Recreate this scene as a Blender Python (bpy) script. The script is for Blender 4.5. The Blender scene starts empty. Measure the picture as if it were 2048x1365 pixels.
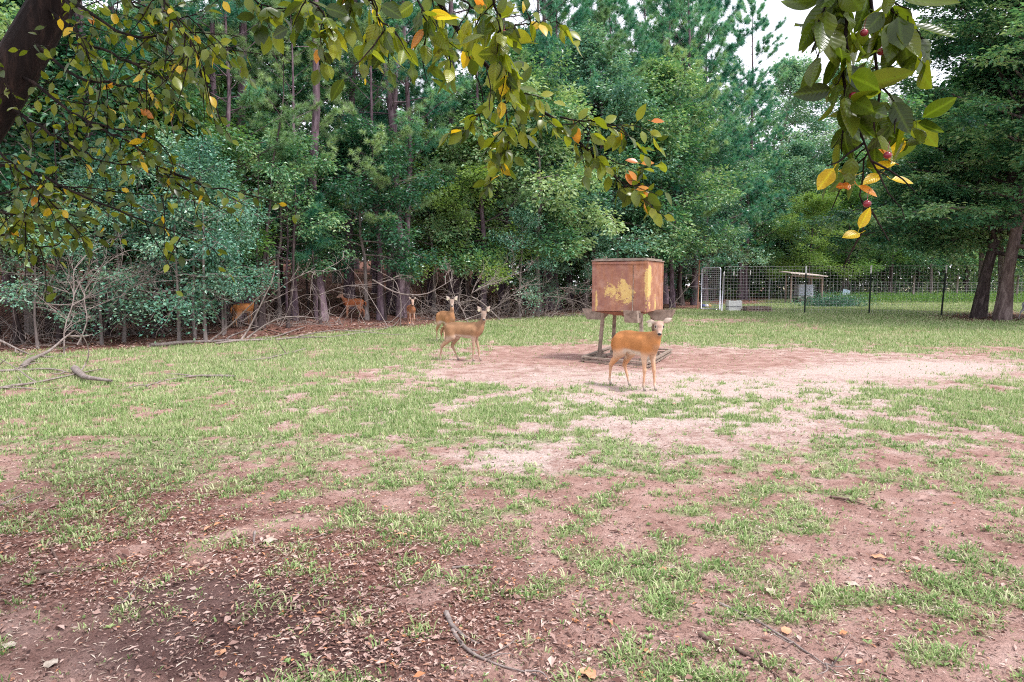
import bpy, math, random
import numpy as np
from mathutils import Vector, Matrix
random.seed(7)
RNG = np.random.default_rng(7)
PI = math.pi
# ------------------------------------------------------------------ camera, sky, sun, exposure
SC = bpy.context.scene
COL = SC.collection
F, HOR, CAMZ = 1365.0, 568.0, 1.7
PITCH = math.atan((682.5 - HOR) / F)
cam = bpy.data.cameras.new('camera'); cam.lens = 24; cam.sensor_width = 36
cam.clip_end = 2000; cam.clip_start = 0.05
camo = bpy.data.objects.new('camera', cam); COL.objects.link(camo)
camo.location = (0, 0, CAMZ); camo.rotation_euler = (PI / 2 - PITCH, 0, 0)
SC.camera = camo
world = bpy.data.worlds.new("World"); SC.world = world; world.use_nodes = True
wn = world.node_tree; wn.nodes.clear()
_sky = wn.nodes.new('ShaderNodeTexSky'); _sky.sky_type = 'NISHITA'; _sky.sun_disc = False
SUN_EL, SUN_AZ = math.radians(58), math.radians(118)     # azimuth clockwise from +Y
_sky.sun_elevation = SUN_EL; _sky.sun_rotation = SUN_AZ
_mx = wn.nodes.new('ShaderNodeMix'); _mx.data_type = 'RGBA'; _mx.inputs[0].default_value = 0.72
_mx.inputs[7].default_value = (9.3, 9.1, 9.8, 1)     # even high cloud
_bg = wn.nodes.new('ShaderNodeBackground'); _bg.inputs[1].default_value = 0.075
_wo = wn.nodes.new('ShaderNodeOutputWorld')
wn.links.new(_sky.outputs[0], _mx.inputs[6]); wn.links.new(_mx.outputs[2], _bg.inputs[0]); wn.links.new(_bg.outputs[0], _wo.inputs[0])
sl = bpy.data.lights.new('sun', 'SUN'); sl.energy = 1.5; sl.angle = math.radians(10); sl.color = (1, 0.96, 0.92)
so = bpy.data.objects.new('sun', sl); COL.objects.link(so)
_sd = Vector((math.cos(SUN_EL) * math.sin(SUN_AZ), math.cos(SUN_EL) * math.cos(SUN_AZ), math.sin(SUN_EL)))
so.rotation_euler = _sd.to_track_quat('Z', 'Y').to_euler()
SC.view_settings.view_transform = 'Standard'; SC.view_settings.look = 'None'
SC.view_settings.exposure = 1.55; SC.view_settings.gamma = 1
SC.cycles.max_bounces = 6; SC.cycles.diffuse_bounces = 3; SC.cycles.glossy_bounces = 2
SC.cycles.transmission_bounces = 3; SC.cycles.transparent_max_bounces = 4
SC.cycles.use_denoising = False; SC.cycles.filter_width = 1.1
SC.cycles.caustics_reflective = False; SC.cycles.caustics_refractive = False

# ------------------------------------------------------------------ terrain and pixel -> place
EX = np.array([-60, -30, -16, -12, -10.2, -8.1, -5.5, -3.4, -.5, 4, 10, 14, 22, 34, 60.])
EY = np.array([6, 8, 12.5, 16.1, 17.4, 19, 23.2, 26.7, 31, 34.5, 38, 46, 50, 44, 40.])
def sst(a, b, x):
    t = np.clip((np.asarray(x, float) - a) / (b - a), 0, 1); return t * t * (3 - 2 * t)
def height(x, y):
    x = np.asarray(x, float); y = np.asarray(y, float)
    z = 0.011 * np.clip(y - 14, 0, 40)
    s = y - np.interp(x, EX, EY)
    z = z + 0.075 * np.clip(s - 3, 0, 45) * sst(4, -8, x)
    return z
def ray(px, py):
    u = (px - 1024) / F; v = (682.5 - py) / F
    c, s = math.cos(PITCH), math.sin(PITCH)
    return np.array([u, c + v * s, -s + v * c])
def G(px, py):
    r = ray(px, py); d = 10.0
    for i in range(40):
        z = float(height(r[0] * d, r[1] * d))
        nd = (CAMZ - z) / max(-r[2], 1e-4)
        d = d * .5 + min(nd, 300) * .5
    return np.array([r[0] * d, r[1] * d, float(height(r[0] * d, r[1] * d))])
def P(px, py, y):
    r = ray(px, py); k = y / r[1]
    return np.array([r[0] * k, y, CAMZ + r[2] * k])
def proj(x, y, z):
    c, s = math.cos(PITCH), math.sin(PITCH)
    f = y * c - (z - CAMZ) * s; u = y * s + (z - CAMZ) * c
    f = np.maximum(f, 1e-3)
    return 1024 + F * x / f, 682.5 - F * u / f

# ------------------------------------------------------------------ noise
def _hash(ix, iy, seed):
    h = (ix.astype(np.int64) * 374761393 + iy.astype(np.int64) * 668265263 + seed * 1442695041) & 0xffffffff
    h = ((h ^ (h >> 13)) * 1274126177) & 0xffffffff
    return ((h ^ (h >> 16)) & 0xffff) / 65535.0
def vnoise(x, y, seed=0):
    ix = np.floor(x); iy = np.floor(y); fx = x - ix; fy = y - iy
    fx = fx * fx * (3 - 2 * fx); fy = fy * fy * (3 - 2 * fy)
    a = _hash(ix, iy, seed); b = _hash(ix + 1, iy, seed); c = _hash(ix, iy + 1, seed); d = _hash(ix + 1, iy + 1, seed)
    return (a * (1 - fx) + b * fx) * (1 - fy) + (c * (1 - fx) + d * fx) * fy
def fbm(x, y, seed=0, o=4):
    s = 0; a = .5; t = 0
    for i in range(o):
        s = s + a * vnoise(x * 2 ** i + i * 17.3, y * 2 ** i - i * 9.1, seed + i); t += a; a *= .55
    return s / t

# ------------------------------------------------------------------ mesh builder
class MB:
    def __init__(s): s.v = []; s.f = []; s.n = 0; s.c = []
    def add(s, v, f, c=None):
        v = np.asarray(v, float).reshape(-1, 3); f = np.asarray(f, int)
        s.v.append(v); s.f.append(f + s.n); s.n += len(v)
        if c is None: c = np.full((len(v), 3), .5)
        c = np.asarray(c, float)
        if c.ndim == 1: c = np.tile(c, (len(v), 1))
        s.c.append(c)
        return s
    def box(s, c, size, rot=None, col=None):
        h = np.array(size) / 2
        v = np.array([[x, y, z] for x in (-1, 1) for y in (-1, 1) for z in (-1, 1)]) * h
        if rot is not None: v = v @ np.array(rot).T
        v = v + np.array(c)
        return s.add(v, [[0, 1, 3, 2], [4, 6, 7, 5], [0, 4, 5, 1], [2, 3, 7, 6], [0, 2, 6, 4], [1, 5, 7, 3]], col)
    def beam(s, a, b, w, h=None, up=(0, 0, 1), col=None):
        a = np.array(a, float); b = np.array(b, float); h = h or w
        d = b - a; L = np.linalg.norm(d); d /= L
        up = np.array(up, float)
        if abs(d @ up) > .98: up = np.array([0, 1., 0])
        x = np.cross(d, up); x /= np.linalg.norm(x); z = np.cross(x, d)
        return s.box((a + b) / 2, (w, L, h), np.stack([x, d, z], 1), col)
    def tube(s, pts, rad, n=5, cap=True, col=None):
        pts = np.asarray(pts, float); m = len(pts)
        rad = np.broadcast_to(np.asarray(rad, float), (m,))
        t = np.gradient(pts, axis=0); t /= np.linalg.norm(t, axis=1, keepdims=True) + 1e-9
        ref = np.array([0.13, 0.21, .97]) if abs(t[:, 2]).mean() < .8 else np.array([1., .1, 0])
        x = np.cross(t, ref); x /= np.linalg.norm(x, axis=1, keepdims=True) + 1e-9
        y = np.cross(t, x)
        a = np.arange(n) * 2 * PI / n
        v = pts[:, None] + rad[:, None, None] * (x[:, None] * np.cos(a)[None, :, None] + y[:, None] * np.sin(a)[None, :, None])
        i = np.arange(m - 1)[:, None] * n; j = np.arange(n)[None]; k = (j + 1) % n
        f = np.stack([i + j, i + k, i + n + k, i + n + j], -1).reshape(-1, 4)
        s.add(v.reshape(-1, 3), f, col)
        if cap and n >= 3:
            for r0, fl in ((0, 1), (m - 1, -1)):
                ring = [s.n - m * n + r0 * n + q for q in range(n)][::fl]
                for q in range(1, n - 1): s.f.append(np.array([[ring[0], ring[q], ring[q + 1]]]))
        return s
    def ell(s, c, r, nu=10, nv=7, rot=None, col=None):
        vs = []
        for i in range(nv + 1):
            th = PI * i / nv
            for j in range(nu):
                ph = 2 * PI * j / nu
                vs.append([math.sin(th) * math.cos(ph) * r[0], math.sin(th) * math.sin(ph) * r[1], math.cos(th) * r[2]])
        vs = np.array(vs)
        if rot is not None: vs = vs @ np.array(rot).T
        f = [[i * nu + j, (i + 1) * nu + j, (i + 1) * nu + (j + 1) % nu, i * nu + (j + 1) % nu] for i in range(nv) for j in range(nu)]
        return s.add(vs + np.array(c), f, col)
    def mesh(s, name, mats=(), smooth=False):
        v = np.concatenate(s.v); c = np.concatenate(s.c)
        lens = np.concatenate([np.full(len(f), f.shape[1]) for f in s.f])
        idx = np.concatenate([f.ravel() for f in s.f])
        me = bpy.data.meshes.new(name)
        me.vertices.add(len(v)); me.vertices.foreach_set('co', v.ravel())
        me.loops.add(len(idx)); me.loops.foreach_set('vertex_index', idx.astype(np.int32))
        me.polygons.add(len(lens)); st = np.zeros(len(lens), np.int32); st[1:] = np.cumsum(lens)[:-1]
        me.polygons.foreach_set('loop_start', st); me.polygons.foreach_set('loop_total', lens.astype(np.int32))
        me.polygons.foreach_set('use_smooth', np.full(len(lens), bool(smooth)))
        at = me.color_attributes.new('tint', 'FLOAT_COLOR', 'POINT')
        at.data.foreach_set('color', np.concatenate([c, np.ones((len(c), 1))], 1).ravel())
        for m in (mats if isinstance(mats, (list, tuple)) else [mats]): me.materials.append(m)
        me.update(calc_edges=True)
        return me
    def build(s, name, mats, parent=None, smooth=False):
        o = bpy.data.objects.new(name, s.mesh(name, mats, smooth)); COL.objects.link(o)
        if parent is not None: o.parent = parent
        return o
def obj(name, me, parent=None):
    o = bpy.data.objects.new(name, me); COL.objects.link(o)
    if parent is not None: o.parent = parent
    return o
def tag(o, label=None, cat=None, group=None, kind=None):
    if label: o['label'] = label
    if cat: o['category'] = cat
    if group: o['group'] = group
    if kind: o['kind'] = kind
    return o
def empty(name, loc, rz=0, label=None, cat=None, group=None):
    o = bpy.data.objects.new(name, None); COL.objects.link(o); o.empty_display_size = .2
    o.location = tuple(float(q) for q in loc); o.rotation_euler = (0, 0, rz)
    return tag(o, label, cat, group)
def copy_thing(root):
    r = root.copy(); COL.objects.link(r)
    for ch in root.children:
        c = ch.copy(); COL.objects.link(c); c.parent = r
    return r

# ------------------------------------------------------------------ materials
class NT:
    def __init__(s, name):
        s.m = bpy.data.materials.new(name); s.m.use_nodes = True; s.t = s.m.node_tree; s.t.nodes.clear()
        s.out = s.n('ShaderNodeOutputMaterial')
    def n(s, typ, **k):
        nd = s.t.nodes.new(typ)
        for a, b in k.items(): setattr(nd, a, b)
        return nd
    def l(s, a, b): s.t.links.new(a, b)
    def set(s, sock, v):
        if isinstance(v, bpy.types.NodeSocket): s.l(v, sock)
        elif v is not None:
            if isinstance(v, (tuple, list)) and len(v) == 3 and sock.type == 'RGBA': v = (*v, 1)
            sock.default_value = v
    def coord(s, w='Object'): return s.n('ShaderNodeTexCoord').outputs[w]
    def pos(s): return s.n('ShaderNodeNewGeometry').outputs['Position']
    def attr(s, name='tint'): return s.n('ShaderNodeAttribute', attribute_name=name).outputs['Color']
    def rnd(s): return s.n('ShaderNodeObjectInfo').outputs['Random']
    def scale(s, v, sc):
        m = s.n('ShaderNodeMapping'); s.l(v, m.inputs[0]); m.inputs['Scale'].default_value = sc; return m.outputs[0]
    def noise(s, v, sc, det=4, rough=.55, dist=0):
        n = s.n('ShaderNodeTexNoise'); s.l(v, n.inputs['Vector']); n.inputs['Scale'].default_value = sc
        n.inputs['Detail'].default_value = det; n.inputs['Roughness'].default_value = rough; n.inputs['Distortion'].default_value = dist
        return n.outputs['Fac']
    def ramp(s, f, stops):
        r = s.n('ShaderNodeValToRGB'); s.l(f, r.inputs[0]); e = r.color_ramp.elements
        while len(e) < len(stops): e.new(.5)
        for q, (p, c) in zip(e, stops):
            q.position = p; q.color = (*c, 1) if not isinstance(c, (int, float)) else (c, c, c, 1)
        return r.outputs[0]
    def mix(s, f, a, b, bt='MIX'):
        m = s.n('ShaderNodeMix', data_type='RGBA', blend_type=bt)
        s.set(m.inputs[0], f); s.set(m.inputs[6], a); s.set(m.inputs[7], b); return m.outputs[2]
    def math(s, op, a, b=0., c=None):
        m = s.n('ShaderNodeMath', operation=op); s.set(m.inputs[0], a); s.set(m.inputs[1], b)
        if c is not None: s.set(m.inputs[2], c)
        return m.outputs[0]
    def sep(s, c):
        q = s.n('ShaderNodeSeparateColor'); s.l(c, q.inputs[0]); return q.outputs
    def sepx(s, c):
        q = s.n('ShaderNodeSeparateXYZ'); s.l(c, q.inputs[0]); return q.outputs
    def bump(s, h, st, d=.02):
        b = s.n('ShaderNodeBump'); s.l(h, b.inputs['Height']); b.inputs['Strength'].default_value = st
        b.inputs['Distance'].default_value = d; return b.outputs[0]
    def pbr(s, col, rough=.8, metal=0., spec=.3, bump=None):
        p = s.n('ShaderNodeBsdfPrincipled'); s.set(p.inputs['Base Color'], col); s.set(p.inputs['Roughness'], rough)
        s.set(p.inputs['Metallic'], metal); p.inputs['Specular IOR Level'].default_value = spec
        if bump is not None: s.l(bump, p.inputs['Normal'])
        return p.outputs[0]
    def done(s, sh): s.l(sh, s.out.inputs[0]); return s.m

def leaf_mat(name, stops, trans=.35, rough=.42, spec=.5, tcol=(1.25, 1.2, .5), per_obj=.45, nsc=.35):
    n = NT(name)
    t = n.sep(n.attr())
    f = n.math('ADD', n.math('MULTIPLY', t[0], .55), n.math('MULTIPLY', n.noise(n.pos(), nsc, 2), .55))
    f = n.math('ADD', f, n.math('MULTIPLY', n.math('SUBTRACT', n.rnd(), .5), per_obj))
    col = n.ramp(f, stops)
    p = n.pbr(col, rough, 0, spec)
    tr = n.n('ShaderNodeBsdfTranslucent'); n.l(n.mix(1., col, tcol, 'MULTIPLY'), tr.inputs[0])
    m = n.n('ShaderNodeMixShader'); m.inputs[0].default_value = trans; n.l(p, m.inputs[1]); n.l(tr.outputs[0], m.inputs[2])
    return n.done(m.outputs[0])
M = {}
M['hard'] = leaf_mat('broadleaf foliage', [(.2, (.018, .085, .05)), (.42, (.055, .19, .105)), (.64, (.17, .36, .18)), (.85, (.42, .56, .30))], .3, .36, .7)
M['hardb'] = leaf_mat('bluish broadleaf foliage', [(.2, (.02, .09, .07)), (.45, (.07, .22, .16)), (.68, (.19, .4, .29)), (.88, (.42, .58, .42))], .25, .33, .75)
M['hardy'] = leaf_mat('yellow green foliage', [(.15, (.06, .16, .045)), (.5, (.13, .27, .075)), (.9, (.27, .4, .12))], .4, .45, .4)
M['pine'] = leaf_mat('pine needles', [(.15, (.025, .15, .115)), (.42, (.07, .29, .2)), (.66, (.17, .41, .24)), (.9, (.34, .5, .22))], .25, .45, .5)
M['pinel'] = leaf_mat('pale pine needles', [(.15, (.09, .2, .10)), (.45, (.2, .36, .17)), (.8, (.4, .55, .27))], .25, .45, .5)
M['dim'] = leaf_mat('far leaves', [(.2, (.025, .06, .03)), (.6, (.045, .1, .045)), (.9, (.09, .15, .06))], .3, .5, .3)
def bark(name, a, b, c, sc=7., st=.9):
    n = NT(name); v = n.scale(n.coord(), (1, 1, .22)); f = n.noise(v, sc, 6, .7, .6); g = n.noise(n.coord(), 1.3, 2)
    col = n.ramp(f, [(.3, a), (.5, b), (.72, c)]); col = n.mix(n.math('MULTIPLY', g, .5), col, tuple(q * .6 for q in b))
    return n.done(n.pbr(col, .9, 0, .15, n.bump(f, st, .03)))
M['pbark'] = bark('pine bark', (.04, .025, .035), (.17, .115, .14), (.38, .29, .33), 9)
M['hbark'] = bark('hardwood bark', (.02, .014, .014), (.075, .055, .055), (.22, .17, .165), 8)
M['gbark'] = bark('pale bark', (.09, .075, .07), (.24, .2, .19), (.5, .44, .41), 8)
M['gbark2'] = bark('furrowed pale bark', (.03, .02, .02), (.17, .12, .115), (.42, .33, .31), 6)
M['cbark'] = bark('crabapple bark', (.005, .003, .003), (.014, .009, .008), (.06, .035, .028), 16)
M['dead'] = bark('dead wood', (.11, .085, .075), (.28, .23, .21), (.5, .43, .4), 18, .5)
M['deadd'] = bark('brown dead wood', (.06, .035, .03), (.17, .11, .09), (.33, .24, .2), 20, .5)
def flat(name, col, rough=.6, metal=0, spec=.4, var=.25, sc=12):
    n = NT(name); f = n.noise(n.coord(), sc, 4)
    c = n.mix(n.ramp(f, [(.3, 0.), (.7, 1.)]), tuple(q * (1 - var) for q in col), tuple(min(1, q * (1 + var)) for q in col))
    return n.done(n.pbr(c, rough, metal, spec, n.bump(f, .15, .01)))
# ------------------------------------------------------------------ ground cover layout
def el(px, py, cx, cy, rx, ry, soft=1.0):
    d = ((px - cx) / rx) ** 2 + ((py - cy) / ry) ** 2
    return np.exp(-d * soft)
EPX = np.array([-400, 0, 230, 440, 700, 850, 1000, 1180, 1400, 2600.])
EPY = np.array([760, 716, 703, 690, 667, 655, 643, 633, 622, 600.])
def cover(x, y):
    """grass, litter, pale sand, dark soil amounts at a place on the ground"""
    z = height(x, y); px, py = proj(x, np.maximum(y, .5), z)
    n1 = fbm(x * .55, y * .55, 3); n2 = fbm(x * 1.9, y * 1.9, 11); n3 = fbm(x * 5, y * 5, 23, 3)
    nn = (n1 - .5) * .45 + (n2 - .5) * 1.2 + (n3 - .5) * 1.7
    edge = np.interp(px, EPX, EPY) + (n2 - .5) * 14
    woods = sst(0, 9, edge - py) * (px < 1405)
    woods = np.where(x < -11.5, sst(0, 2, y - np.interp(x, EX, EY) + (n2 - .5) * 3), woods)
    # pen litter, and under the two big trunks
    woods = np.maximum(woods, sst(1410, 1425, px) * sst(1560, 1500, px) * sst(612, 607, py))
    woods = np.maximum(woods, 1.3 * el(px, py, 1990, 634, 120, 9))
    woods = np.clip(woods, 0, 1)
    g = np.full_like(x, .655) - .17 * sst(1120, 1365, py)
    g += .33 * sst(700, 680, py)
    g += .30 * el(px, py, 560, 725, 420, 45) + .18 * el(px, py, 150, 830, 300, 60)
    g -= .25 * el(px, py, 1300, 1310, 260, 60) + .10 * el(px, py, 1850, 1180, 250, 60)
    g += .38 * el(px, py, 1980, 812, 190, 34) + .45 * el(px, py, 1760, 700, 130, 9)
    g += .12 * el(px, py, 900, 850, 330, 40)
    g -= 1.3 * el(px, py, 1400, 728, 330, 26, 1.1) + 1.1 * el(px, py, 1130, 715, 170, 22)
    g -= .9 * el(px, py, 1720, 735, 330, 24) + .85 * el(px, py, 1000, 752, 170, 14) + .35 * el(px, py, 1420, 780, 260, 16)
    g -= .45 * el(px, py, 1250, 850, 160, 14) + .5 * el(px, py, 1030, 925, 130, 28) + .45 * el(px, py, 1420, 880, 150, 22)
    g -= .30 * el(px, py, 1700, 850, 320, 26) + .7 * el(px, py, 1440, 643, 110, 6) + .35 * el(px, py, 1600, 655, 60, 7)
    g -= .12 * el(px, py, 1250, 1150, 330, 110) + .2 * el(px, py, 1850, 1290, 220, 60)
    g -= .38 * el(px, py, 150, 1250, 560, 170) + .16 * el(px, py, 700, 1330, 600, 110) + .12 * el(px, py, 120, 1060, 330, 60)
    g += .16 * el(px, py, 300, 930, 600, 60) + .10 * el(px, py, 950, 1000, 500, 120) + .08 * el(px, py, 400, 850, 600, 60)
    grass = sst(.34, .92, g + nn)
    grass = grass * (1 - woods) + .12 * woods * sst(.6, .7, n2)
    beyond = sst(1560, 1610, px) * sst(628, 620, py)
    grass = np.maximum(grass, beyond * sst(610, 618, py) * .75 + beyond * .25)
    lit = woods + .95 * el(px, py, 150, 1120, 560, 150) * sst(.3, .6, n2 + .15) + .85 * el(px, py, 800, 1230, 420, 170) * sst(.35, .6, n2 + .12) + .12 * el(px, py, 300, 980, 600, 40)
    lit += .25 * sst(.5, .7, n1) * sst(880, 980, py)
    bare = np.clip(el(px, py, 130, 1290, 330, 95, 1.3) + el(px, py, 420, 1190, 200, 60, 1.6) + el(px, py, 1560, 1200, 500, 60) * .5, 0, 1)
    lit = np.clip(lit * (1 - .85 * bare), 0, 1)
    sand = .8 * el(px, py, 1350, 800, 850, 130) + .8 * el(px, py, 1830, 738, 180, 12) + .5 * el(px, py, 1030, 925, 140, 30)
    sand -= .75 * el(px, py, 1150, 712, 150, 17) + .45 * el(px, py, 1500, 730, 170, 18) + .35 * el(px, py, 1330, 722, 200, 16)  # less pale beside the feeder: its soft shadow put into the ground colour
    sand = np.clip(sand + (n1 - .5) * .5 + (n2 - .5) * .5, 0, 1)
    darker = np.clip(.45 * el(px, py, 60, 1330, 900, 230) + el(px, py, 430, 1195, 220, 55, 1.2) + .8 * el(px, py, 480, 1300, 260, 60) + .25 * el(px, py, 800, 1330, 300, 80) + (n2 - .5) * .3, 0, 1)  # soil colour darker towards the lower left, with a few darker patches
    return grass, lit, sand, darker, woods
def relief(x, y):
    near = sst(60, 8, np.hypot(x, y))
    return near * ((fbm(x * 1.1, y * 1.1, 5) - .5) * .07 + (fbm(x * 7, y * 7, 9, 3) - .5) * .034)
def gz(x, y): return height(x, y) + relief(x, y)

# ground sheet
def ground():
    ys = [-14.]
    while ys[-1] < 400:
        y = ys[-1]; ys.append(y + (1.2 if y < 0 else max(.05, .0125 * abs(y)) if y < 60 else .06 * y))
        if y < 0 and ys[-1] > 0: ys[-1] = .4
    xs = [0.]
    while xs[-1] < 300: xs.append(xs[-1] + (.07 if xs[-1] < 6 else .018 * xs[-1] if xs[-1] < 45 else .08 * xs[-1]))
    xs = np.array(xs); xs = np.concatenate([-xs[:0:-1], xs]); ys = np.array(ys)
    X, Y = np.meshgrid(xs, ys); x = X.ravel(); y = Y.ravel()
    g, l, s, d, w = cover(x, y); z = gz(x, y)
    nx = len(xs); i = (np.arange(len(ys) - 1)[:, None] * nx + np.arange(nx - 1)[None]).ravel()
    mb = MB(); mb.add(np.stack([x, y, z], 1), np.stack([i, i + 1, i + nx + 1, i + nx], 1), np.stack([g, l, s], 1))
    n = NT('ground of soil, sand and litter')
    p = n.pos(); t = n.sep(n.attr())
    fine = n.noise(p, 22, 6, .7); mid = n.noise(p, 3.2, 5, .6); grit = n.noise(p, 90, 3, .7); big = n.noise(p, .5, 3)
    soil = n.ramp(mid, [(.25, (.24, .125, .10)), (.5, (.40, .245, .205)), (.75, (.56, .39, .34))])
    sand = n.ramp(fine, [(.25, (.40, .285, .245)), (.5, (.56, .44, .39)), (.75, (.70, .60, .55))])
    c = n.mix(n.math('MULTIPLY', n.ramp(n.math('ADD', n.math('ADD', t[2], n.math('MULTIPLY', n.math('SUBTRACT', mid, .5), 1.1)), n.math('MULTIPLY', n.math('SUBTRACT', fine, .5), .9)), [(.2, 0.), (.75, 1.)]), 1.), soil, sand)
    grs = n.ramp(fine, [(.3, (.16, .19, .09)), (.55, (.3, .33, .17)), (.8, (.48, .45, .3))])
    gf = n.ramp(n.math('ADD', t[0], n.math('MULTIPLY', n.math('SUBTRACT', fine, .5), 1.1)), [(.35, 0.), (.95, 1.)])
    c = n.mix(n.math('MULTIPLY', gf, .8), c, grs)
    litc = n.ramp(n.noise(p, 34, 5, .8), [(.3, (.06, .028, .022)), (.48, (.19, .085, .065)), (.62, (.34, .185, .15)), (.76, (.5, .36, .31))])
    lf = n.ramp(n.math('ADD', t[1], n.math('MULTIPLY', n.math('SUBTRACT', fine, .5), .8)), [(.3, 0.), (.7, 1.)])
    c = n.mix(n.math('MULTIPLY', lf, .9), c, litc)
    da = n.sep(n.attr('darker'))[0]
    c = n.mix(n.math('MULTIPLY', n.ramp(n.math('ADD', da, n.math('MULTIPLY', n.math('SUBTRACT', fine, .5), .6)), [(.35, 0.), (.8, 1.)]), .8), c, n.ramp(fine, [(.3, (.045, .022, .022)), (.7, (.13, .075, .07))]))
    c = n.mix(1., c, n.ramp(grit, [(.3, .6), (.5, 1.), (.7, 1.15)]), 'MULTIPLY')
    h = n.math('ADD', n.math('MULTIPLY', fine, .7), n.math('MULTIPLY', grit, .3))
    m = n.done(n.pbr(c, .95, 0, .1, n.bump(h, 1., .05)))
    o = mb.build('ground', m, None, True)
    at = o.data.color_attributes.new('darker', 'FLOAT_COLOR', 'POINT')
    at.data.foreach_set('color', np.stack([d, d, d, np.ones_like(d)], 1).ravel())
    tag(o, kind='structure')
ground()

# ------------------------------------------------------------------ leaves as geometry
def unit(v): return v / (np.linalg.norm(v, axis=-1, keepdims=True) + 1e-9)
def leaf_cloud(mb, p, d, nrm, L, W, fold=.18, tint=None, lobes=False):
    """one folded leaf (2 triangles, or 4 when lobed) at each point p along direction d"""
    n = len(p); d = unit(d); s = unit(np.cross(nrm, d)); u = np.cross(d, s)
    L = np.broadcast_to(L, (n,))[:, None]; W = np.broadcast_to(W, (n,))[:, None]
    if tint is None: tint = RNG.random(n)
    a = p; b = p + d * L * .5 + s * W * .5 + u * W * fold; c = p + d * L - u * L * .12; e = p + d * L * .5 - s * W * .5 + u * W * fold
    v = np.stack([a, b, c, e], 1).reshape(-1, 3); i = np.arange(n)[:, None] * 4
    f = np.concatenate([i + np.array([[0, 1, 2]]), i + np.array([[0, 2, 3]])])
    t = np.repeat(tint, 4); mb.add(v, f, np.stack([t, t, t], 1))
def litter():
    def scatter(N, y0, y1, key, size, name, mat, tall=.012):
        yy = y0 * (y1 / y0) ** RNG.random(N * 3) if y1 / y0 < 9 else y0 + (y1 - y0) * RNG.random(N * 3)
        xx = (RNG.random(N * 3) * 2 - 1) * (.80 * yy + .3)
        g, l, s, d, w = cover(xx, yy); k = RNG.random(N * 3) < key(g, l, s, d, w)
        xx = xx[k][:N]; yy = yy[k][:N]; n = len(xx)
        p = np.stack([xx, yy, gz(xx, yy) + tall * RNG.random(n) + .004], 1)
        a = RNG.random(n) * 2 * PI; dr = np.stack([np.cos(a), np.sin(a), RNG.normal(0, .22, n)], 1)
        nr = unit(np.stack([RNG.normal(0, .3, n), RNG.normal(0, .3, n), np.ones(n)], 1))
        sz = size * np.exp(RNG.normal(0, .45, n)); mb = MB()
        leaf_cloud(mb, p, dr, nr, sz, sz * (.22 + .4 * RNG.random(n)), .15)
        tag(mb.build(name, mat), kind='stuff')
    n = NT('dry leaf litter'); t = n.sep(n.attr())
    col = n.ramp(t[0], [(0., (.10, .045, .035)), (.3, (.22, .12, .095)), (.6, (.36, .235, .2)), (.85, (.52, .38, .33)), (1., (.46, .2, .09))])
    m = n.done(n.pbr(col, .75, 0, .25))
    scatter(46000, 2.1, 10, lambda g, l, s, d, w: l * .9 + .10 - .12 * d, .021, 'leaf_litter', m)
    scatter(38000, 9, 52, lambda g, l, s, d, w: w * .9 + l * .2, .085, 'leaf_litter', m, .03)
    n = NT('bark chips and crumbs'); t = n.sep(n.attr())
    col = n.ramp(t[0], [(0., (.05, .03, .028)), (.5, (.15, .09, .075)), (1., (.42, .32, .28))])
    m = n.done(n.pbr(col, .9, 0, .1))
    scatter(26000, 2.1, 14, lambda g, l, s, d, w: .35 + .4 * d + l * .3, .014, 'gravel', m, .006)
    n = NT('straw shreds'); t = n.sep(n.attr())
    col = n.ramp(t[0], [(0., (.12, .075, .06)), (.4, (.34, .24, .2)), (.8, (.6, .5, .42)), (1., (.72, .64, .56))])
    m = n.done(n.pbr(col, .8, 0, .15))
    yy = 2.1 * (20 / 2.1) ** RNG.random(60000); xx = (RNG.random(60000) * 2 - 1) * (.8 * yy + .3); g, l, s, d, w = cover(xx, yy)
    k = RNG.random(60000) < .22 + .45 * g + .3 * l - .3 * s; xx, yy = xx[k], yy[k]; nn = len(xx)
    a = RNG.random(nn) * 2 * PI; p = np.stack([xx, yy, gz(xx, yy) + .004 + .006 * RNG.random(nn)], 1); sz = (.022 + .03 * RNG.random(nn)) * (1 + .03 * yy); mb = MB()
    leaf_cloud(mb, p, np.stack([np.cos(a), np.sin(a), RNG.normal(0, .12, nn)], 1), np.tile([0, 0, 1.], (nn, 1)), sz, sz * .1 + .0006 * yy, .2)
    tag(mb.build('straw', m), kind='stuff')
litter()

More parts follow.
